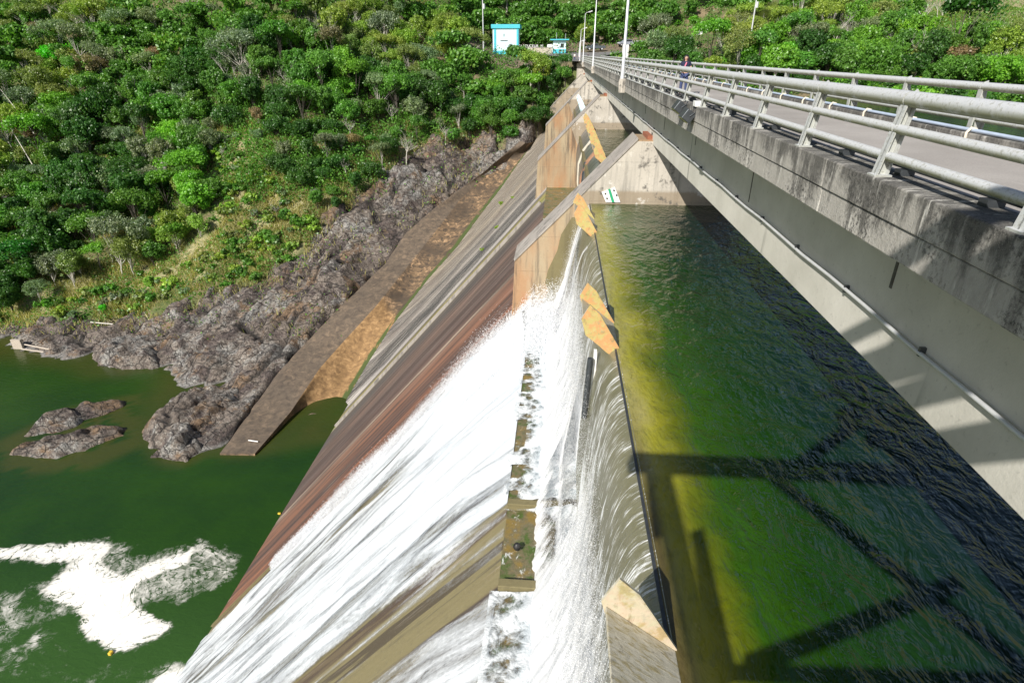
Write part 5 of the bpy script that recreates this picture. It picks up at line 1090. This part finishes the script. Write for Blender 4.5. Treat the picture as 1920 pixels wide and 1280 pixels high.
# the wood farther up the slope, one mass
def wood(name, pts, label):
    Vs = []; Fs = []; Sh = []; b = 0
    base = [(np.array([v.co[:] for v in p[1][0].data.vertices])) for p in PROT[:4]]
    for x, y, z, s_, key in pts:
        v = random.choice(base); nq = len(v)//4; pick = RNG.choice(nq, min(nq, 1250), replace=False); idx = (pick[:, None]*4+np.arange(4)).ravel(); vv = v[idx]
        c = vv.reshape(-1, 4, 3); ctr_ = c.mean(1, keepdims=True); c = ctr_+(c-ctr_)*2.0; vv = c.reshape(-1, 3)
        a = random.uniform(0, 6.28); R_ = np.array([[math.cos(a), -math.sin(a), 0], [math.sin(a), math.cos(a), 0], [0, 0, 1]]); vv = vv@R_.T*s_+[x, y, z]
        Vs.append(vv); Fs.append(np.arange(len(vv)).reshape(-1, 4)+b); b += len(vv); t0 = random.uniform(-.25, .25); Sh.append(np.clip(np.repeat(RNG.random(len(vv)//4), 4)*.7+.15+t0, 0, 1))
    o = npmesh(name, np.concatenate(Vs), np.concatenate(Fs), MT['leaf'], smooth=False, attrs=dict(shade=np.concatenate(Sh))); o.color = (*GREENS['mid'], 1); tag(o, label, 'wood', kind='stuff')
for nm_, f_ in (('forest', lambda p: p[0] < 40), ('forest', lambda p: p[0] >= 40)):
    pp_ = [p for p in far_pts if f_(p)]
    if pp_: wood(nm_, pp_, 'mass of mixed green trees covering the upper hillside' if pp_[0][0] < 40 else 'mass of green trees on the slope right of the bridge')
print('trees', cnt, cnt_f, 'far', len(far_pts))
SH0 = []
for i in range(2):
    e = empty('bush'); c, _ = crown_mesh('foliage', 520+i, 1.0, 1.3, 0.0, 26, 34, .13, parent=e); SH0.append(CopyCache(e, [c]))
# trees one can single out
def special(px, py, up, s, key, label, proto=None, sz=1.0):
    x, y, z = ground_hit(px, py, up); return place(proto or PROT[4][0], x, y, z-.2, s, label, 'tree', None, GREENS[key] if isinstance(key, str) else key, sz=sz)
special(105, 92, 5.0, 1.05, 'vivid', 'vivid light green tree glowing high on the left hillside', PROT[7][0])
special(45, 490, 4.0, 1.25, (.03, .17, .02), 'dark glossy spreading tree low at the left edge above the pool', PROT[3][0], .8)
special(195, 578, .9, .35, 'vivid', 'small vivid green bush on the rocks above the pool', PROT[4][0])
special(1540, 60, 4.5, 1.0, 'bright', 'bright green conical tree between bare trees behind the far railing', PROT[6][0])
special(1790, 90, 5.5, 1.35, (.03, .12, .012), 'large layered green tree right of the tall bare tree', PROT[3][0], 1.4); special(1885, 130, 4, 1.2, 'bright', 'leafy light green tree at the right edge behind the railing', PROT[7][0])
special(640, 250, 4, .75, 'grey', 'pale grey green open tree above the rock bank', FINE[0][0])
for px, py, s_, k in ((985, 170, .85, 'mid'), (1035, 165, .9, 'deep'), (1060, 150, .75, 'deep'), (960, 210, .8, 'mid'), (900, 215, .9, 'mid'), (930, 150, .8, 'bright'), (1010, 205, .7, 'deep'), (850, 190, .9, 'deep'), (985, 130, .75, 'bright'), (1045, 195, .8, 'mid'), (1020, 185, .9, 'mid'), (1000, 170, .9, 'bright'), (970, 190, .9, 'deep'), (940, 190, .9, 'mid'), (1060, 125, .7, 'mid'), (1030, 125, .8, 'deep'), (1000, 140, .9, 'mid'), (960, 150, .9, 'mid'), (915, 180, .9, 'deep'), (990, 225, .7, 'deep'), (955, 235, .7, 'mid'), (920, 240, .8, 'mid'), (880, 235, .8, 'deep'), (850, 240, .7, 'mid'), (1068, 165, .6, 'deep'), (1010, 120, .6, 'bright'), (985, 115, .55, 'bright'), (1040, 118, .5, 'mid'), (960, 122, .6, 'mid')):
    x, y, z = ground_hit(px, py, 4.0); place(random.choice(PROT)[0], min(x, -3.5 if y < 160 else x), y, z-.3, s_, 'dense green tree crowding the far abutment of the dam', 'tree', 'trees by the far abutment', jit(GREENS[k]))
BL = [((650, 330), .62, 'white stemmed bare tree standing above the rock bank'), ((325, 320), .95, 'slender bleached bare tree in the middle of the left wood'), ((20, 80), 1.0, 'bare grey tree at the upper left corner'), ((65, 80), 1.0, 'tall bare pale trunk near the upper left corner'),
      ((150, 60), .8, 'bare twiggy tree near the top left of the wood'), ((225, 155), .9, 'tangled bare tree in the left part of the wood'), ((440, 110), 1.15, 'tall pale bare tree above the centre of the left wood'), ((455, 60), 1.0, 'bare white trunk at the top of the left wood'), ((590, 180), .8, 'dark fan shaped bare tree in the wood'),
      ((870, 190), .85, 'bare grey tree above the white rock near the abutment'), ((700, 115), .8, 'thin bare tree near the feathery palm'), ((380, 130), .8, 'bare reddish grey tree in the upper wood'), ((520, 400), .5, 'small bare shrub tree on the grassy slope'), ((1700, 130), 1.45, 'tall white bare tree rising just behind the far railing'),
      ((1640, 80), 1.1, 'bare twiggy tree left of the tall white one'), ((1560, 90), 1.2, 'bare tree with many pale twigs beside the bright conical tree'), ((1380, 95), 1.2, 'bare branching tree left of the pale utility pole'), ((1480, 100), 1.1, 'bare pale tree right of the palm'), ((1265, 105), .8, 'bare forked tree behind the woman'), ((1830, 165), .7, 'low leaning bare tree behind the right railing'), ((230, 480), .5, 'thin bare sapling above the rocks'), ((420, 300), .55, 'bare sapling at the top of the grassy slope')]
for i, (q, s_, lb) in enumerate(BL):
    x, y, z = ground_hit(q[0], q[1], .5); place(BARE[i % 5], x, y, z, s_, lb, 'bare tree', None, (.5, .5, .45), rot=(random.uniform(-.12, .12), random.uniform(-.12, .12), random.uniform(0, 6.28)))
for i in range(64):
    px = random.choice([random.uniform(0, 850), random.uniform(1350, 1900)]); py = random.uniform(20, 330) if px < 850 else random.uniform(20, 120)
    x, y, z = ground_hit(px, py, 1.0); place(BARE[i % 5], x, y, z, random.uniform(.8, 1.25), 'leafless grey tree poking out of the green wood', 'bare tree', 'leafless trees in the wood', (.5, .5, .45), rot=(random.uniform(-.2, .2), random.uniform(-.2, .2), random.uniform(0, 6.28)))
# fallen trunks
for (a, b, lb) in (((0, 165), (66, 236), 'long fallen bleached trunk slanting down the left edge of the wood'), ((18, 236), (62, 292), 'second shorter bleached trunk lying below the first at the left edge')):
    p = ground_hit(*a, 6.5); q = ground_hit(*b, 5.0); tag(MB().tube([(p[0], p[1], p[2]+6.0), ((p[0]+q[0])/2+.4, (p[1]+q[1])/2-1, (p[2]+q[2])/2+4.9), (q[0], q[1]-1, q[2]+3.0)], [.05, .09, .12], 8).build('fallen_trunk', MT['palebark']), lb, 'trunk')
# palms
for k in range(46):
    px = random.uniform(1190, 1420); py = random.uniform(8, 96); x, y, z = ground_hit(px, py, 1.5)
    if y < 176 or polydist(np.array([x]), np.array([y]), rd, False)[0] < 6 or (abs(px-1328) < 26 and py > 44): continue
    place(random.choice(SH0), x, y, z-.1, random.uniform(1.6, 3.4), 'rounded bush on the slope between the parked cars and the white house', 'bush', 'bushes above the road', jit(GREENS[random.choice(('bright', 'mid', 'yellow', 'olive'))]), name='bush')
def palm(px, py, up, H, label, col=(.07, .13, .03)):
    x, y, z = ground_hit(px, py, up); e = empty('palm_tree', (x, y, z), 0, label, 'palm tree')
    MB().tube([(0, 0, -1), (.1, 0, H*.5), (0, .1, H)], [.24, .18, .15], 9).build('trunk', MT['palebark'], e)
    for k in range(14):
        a = k*2.4; el = random.uniform(-.2, .9); V = []; F = []; L_ = random.uniform(2.6, 3.5); pts = []
        for i in range(9):
            s_ = i/8; r_ = L_*s_*math.cos(el*.7); zz = L_*s_*math.sin(el)-1.6*s_*s_*L_*.55; pts.append(Vector((math.cos(a)*r_, math.sin(a)*r_, H+zz)))
        side = Vector((-math.sin(a), math.cos(a), 0))
        for i in range(1, 9):
            for j in (0, .5):
                p = pts[i-1].lerp(pts[i], j); dirn = (pts[i]-pts[i-1]).normalized(); wl_ = .85*math.sin(math.pi*min(1, (i+j)/9.5))+.15
                for s2 in (-1, 1):
                    b0 = len(V); V += [p, p+dirn*.12, p+side*s2*wl_+dirn*.35+Vector((0, 0, -.35*wl_))]; F.append((b0, b0+1, b0+2))
        q = MB(); q.add(V, F); q.tube(pts, .03, 4, False); o = q.build('frond', MT['leaf'], e); o.color = (*col, 1)
palm(775, 110, 3, 4.5, 'feathery palm with drooping grey fronds in the middle of the wood', (.07, .12, .05)); palm(1432, 30, 4.5, 5.5, 'palm with yellow green fronds behind the far railing', (.16, .19, .03)); palm(950, 5, 3, 6, 'tall palm behind the turquoise building'); palm(985, 0, 3, 6, 'second tall palm right of the first behind the building')
# shrubs
SH = []
for i in range(4):
    e = empty('shrub'); c, _ = crown_mesh('foliage', 500+i, 1.0, 1.3, 0.0, 16, 26, .22, parent=e); SH.append(CopyCache(e, [c]))
ns_ = 0; t_ = 0
while ns_ < 215 and t_ < 6000:
    t_ += 1; px = random.uniform(-20, 930); py = random.uniform(250, 640)
    if not inpoly(np.array([px]), np.array([py]), CLEAR)[0]: continue
    inr = inpoly(np.array([px]), np.array([py]), ROCKPX)[0]
    if inr and random.random() > .10: continue
    if px < 380 and py > 560 and random.random() < .5: continue
    x, y, z = ground_hit(px, py, .3)
    key = random.choice(('mid', 'mid', 'yellow', 'yellow', 'olive', 'grey', 'olive')); s_ = random.uniform(.5, 2.0)*(1.35 if px > 560 else 1) if not inr else random.uniform(.3, .6)
    place(random.choice(SH), x, y, z-.1, s_, f"{NM[key]} shrub on the grassy slope, {'left' if px < 300 else ('middle' if px < 560 else 'right')} part{', among rocks' if inr else (', near the rocks' if py > 450 else ', near the wood')}", 'shrub', f"{NM[key]} shrubs {'left' if px < 300 else ('middle' if px < 560 else 'right')}{', among rocks' if inr else (', near the rocks' if py > 450 else ', near the wood')}", jit(GREENS[key])); ns_ += 1
for k in range(60):
    px = random.uniform(1090, 1900); py = random.uniform(95, 118)+max(0, (px-1300))*.11; x, y, z = ground_hit(px, py, 1.0)
    if x < 14 and y < 186 or z < -8.2: continue
    place(random.choice(SH), x, y, z-.1, random.uniform(1.0, 2.2), 'leafy bush on the bank just behind the far railing', 'shrub', 'bushes behind the far railing', jit(GREENS[random.choice(('bright', 'mid', 'yellow'))]))
for k in range(70):
    px = random.uniform(1560, 1960); py = 150+(px-1560)*.105+random.uniform(-6, 16); r_ = ray(px, py); P_ = r_*((-8.4)/r_[2]); d_ = 0
    x, y, z = ground_hit(px, py, 1.6)
    if z < -9.6 or y < 60: continue
    place(random.choice(SH0), x, y, max(z, -8.6)-.1, random.uniform(1.8, 3.0), 'broad leafy bush at the reservoir edge behind the right end of the railing', 'bush', 'bushes at the reservoir edge', jit(GREENS[random.choice(('bright', 'mid', 'deep'))]), name='bush')
# reeds growing on the dam face ledge
for i, (px, py) in enumerate(((940, 385), (932, 428), (905, 470), (962, 372))):
    p = onX(px, py, -6); r_ = ray(px, py); k_ = (-15.5+1.5*TAN)/(r_[2]-r_[0]*TAN); P_ = r_*k_
    place(SH[i % 4], P_[0], P_[1], P_[2]-.1, .8 if i == 0 else .5, ('tuft of tall green grass growing on the dam face', 'small round tuft on the dam face below the tall one', 'wispy tuft low on the mossy strip of the dam face', 'tiny tuft on the dam face nearest the far pier')[i], 'plant', None, GREENS['yellow'], name='grass_tuft')
# undergrowth and grass, nobody could count them
def cover(name, n, region, hmin, hmax, key, label, blades=False, seed=0, size=.3):
    rng = np.random.default_rng(seed); px = rng.uniform(region[0], region[1], n); py = rng.uniform(region[2], region[3], n)
    r = cR[None]*((px-960)/FPX)[:, None]+cU[None]*((640-py)/FPX)[:, None]+cD[None]; r /= np.linalg.norm(r[:, :2], axis=1, keepdims=True)
    s_ = np.full(n, np.nan); cur = np.full(n, 70.)
    for step in range(150):
        P = r*cur[:, None]; z = terr(P[:, 0], P[:, 1]); hit = (P[:, 2] < z) & np.isnan(s_); s_[hit] = cur[hit]; cur = np.where(np.isnan(s_), cur+1.6, cur)
        if step % 10 == 0 and not np.isnan(s_).any(): break
    ok = ~np.isnan(s_); P = r[ok]*s_[ok, None]; px = px[ok]; py = py[ok]; P[:, :2] += rng.uniform(-.9, .9, (len(P), 2)); z = terr(P[:, 0], P[:, 1])
    txp = np.interp(P[:, 1], ty, tx, left=-33.5)
    k = ~(inpoly(px, py, ROCKPX) & (P[:, 0] < -2) & (P[:, 1] < 165) & (rng.random(len(px)) > .03+.75*np.exp(-polydist(px, py, ROCKPX)/9))) & ~((P[:, 0] > txp-5) & (P[:, 0] < 9) & (P[:, 1] < 158)) & ~((P[:, 0] > 3) & (z < -8)) & (z > -49.3) & ~(polydist(P[:, 0], P[:, 1], rd, False) < 5)
    clump = fbm(P[:, 0]*.35, P[:, 1]*.35, 3, seed+3) > (.42 if not blades else .36); k &= clump
    P = P[k]; z = z[k]; n = len(P); h = rng.uniform(hmin, hmax, n)*(.4+.8*fbm(P[:, 0]*.3, P[:, 1]*.3, 3, seed+5)); zz = z+(h*rng.random(n)**.6 if not blades else 0)
    if blades:
        a = rng.uniform(0, 6.28, n); wv = np.stack([np.cos(a), np.sin(a), 0*a], -1)*size*.16; tip = np.stack([rng.normal(0, .3, n), rng.normal(0, .3, n), np.ones(n)], -1)*h[:, None]
        C = np.stack([P[:, 0], P[:, 1], z-.1], -1); V = np.stack([C-wv, C+wv, C+tip*.6+wv*.8+[0, 0, 0], C+tip], 1).reshape(-1, 3); F = np.arange(4*n).reshape(n, 4)
    else:
        N = rng.normal(size=(n, 3))+[0, 0, 1.2]; N /= np.linalg.norm(N, axis=1, keepdims=True); V, F = quads(np.stack([P[:, 0], P[:, 1], zz], -1), N, size*rng.uniform(.6, 1.4, n), 1.5, rng)
    sh = np.repeat(np.clip(fbm(P[:, 0]*.25, P[:, 1]*.25, 3, seed+8)*.9+rng.random(n)*.3-.1, 0, 1), 4)
    o = npmesh(name, V, F, MT['leaf'], smooth=False, attrs=dict(shade=sh)); o.color = (*key, 1); return tag(o, label, 'undergrowth', kind='stuff')
cover('undergrowth', 85000, (-40, 930, 200, 640), .3, 2.2, GREENS['mid'], 'tangle of low leafy undergrowth on the slope above the rocks', seed=11, size=.26)
cover('undergrowth', 170000, (-40, 1080, -20, 380), .6, 4.6, GREENS['mid'], 'dark leafy undergrowth filling the gaps under the left wood', seed=12, size=.34)
cover('undergrowth', 90000, (1080, 1960, -30, 210), .5, 3.4, GREENS['mid'], 'leafy undergrowth filling the gaps on the bank behind the bridge', seed=13, size=.34)
cover('tall_grass', 120000, (-40, 930, 230, 640), .6, 1.7, (.36, .34, .15), 'yellow green tall grass on the open slope', True, 14, .5)
cover('short_grass', 40000, (1690, 1960, -30, 90), .3, .8, (.17, .25, .05), 'bright short grass on the open hilltop at the upper right', True, 15, .9)
# hide the prototypes that only served as sources: they stand in the wood as ordinary trees
for i, (c_, lb) in enumerate([(p[0], None) for p in PROT+FINE]+[(p, None) for p in BARE]+[(p, None) for p in SH+SH0]):
    px = 60+i*28; x, y, z = ground_hit(px, 40+(i*37) % 130, 3); c_.root.location = (x, y, z-.2); isb = c_ in BARE; iss = c_ in SH+SH0
    tag(c_.root, 'leafless grey tree poking out of the green wood' if isb else ('low leafy shrub deep inside the left wood' if iss else 'full mid green tree standing in the topmost rows of the left wood'), 'bare tree' if isb else ('shrub' if iss else 'tree'), 'leafless trees in the wood' if isb else ('shrubs inside the wood' if iss else 'trees in the topmost rows of the left wood'))
    for k in c_.kids: k.color = (*GREENS['mid'], 1)
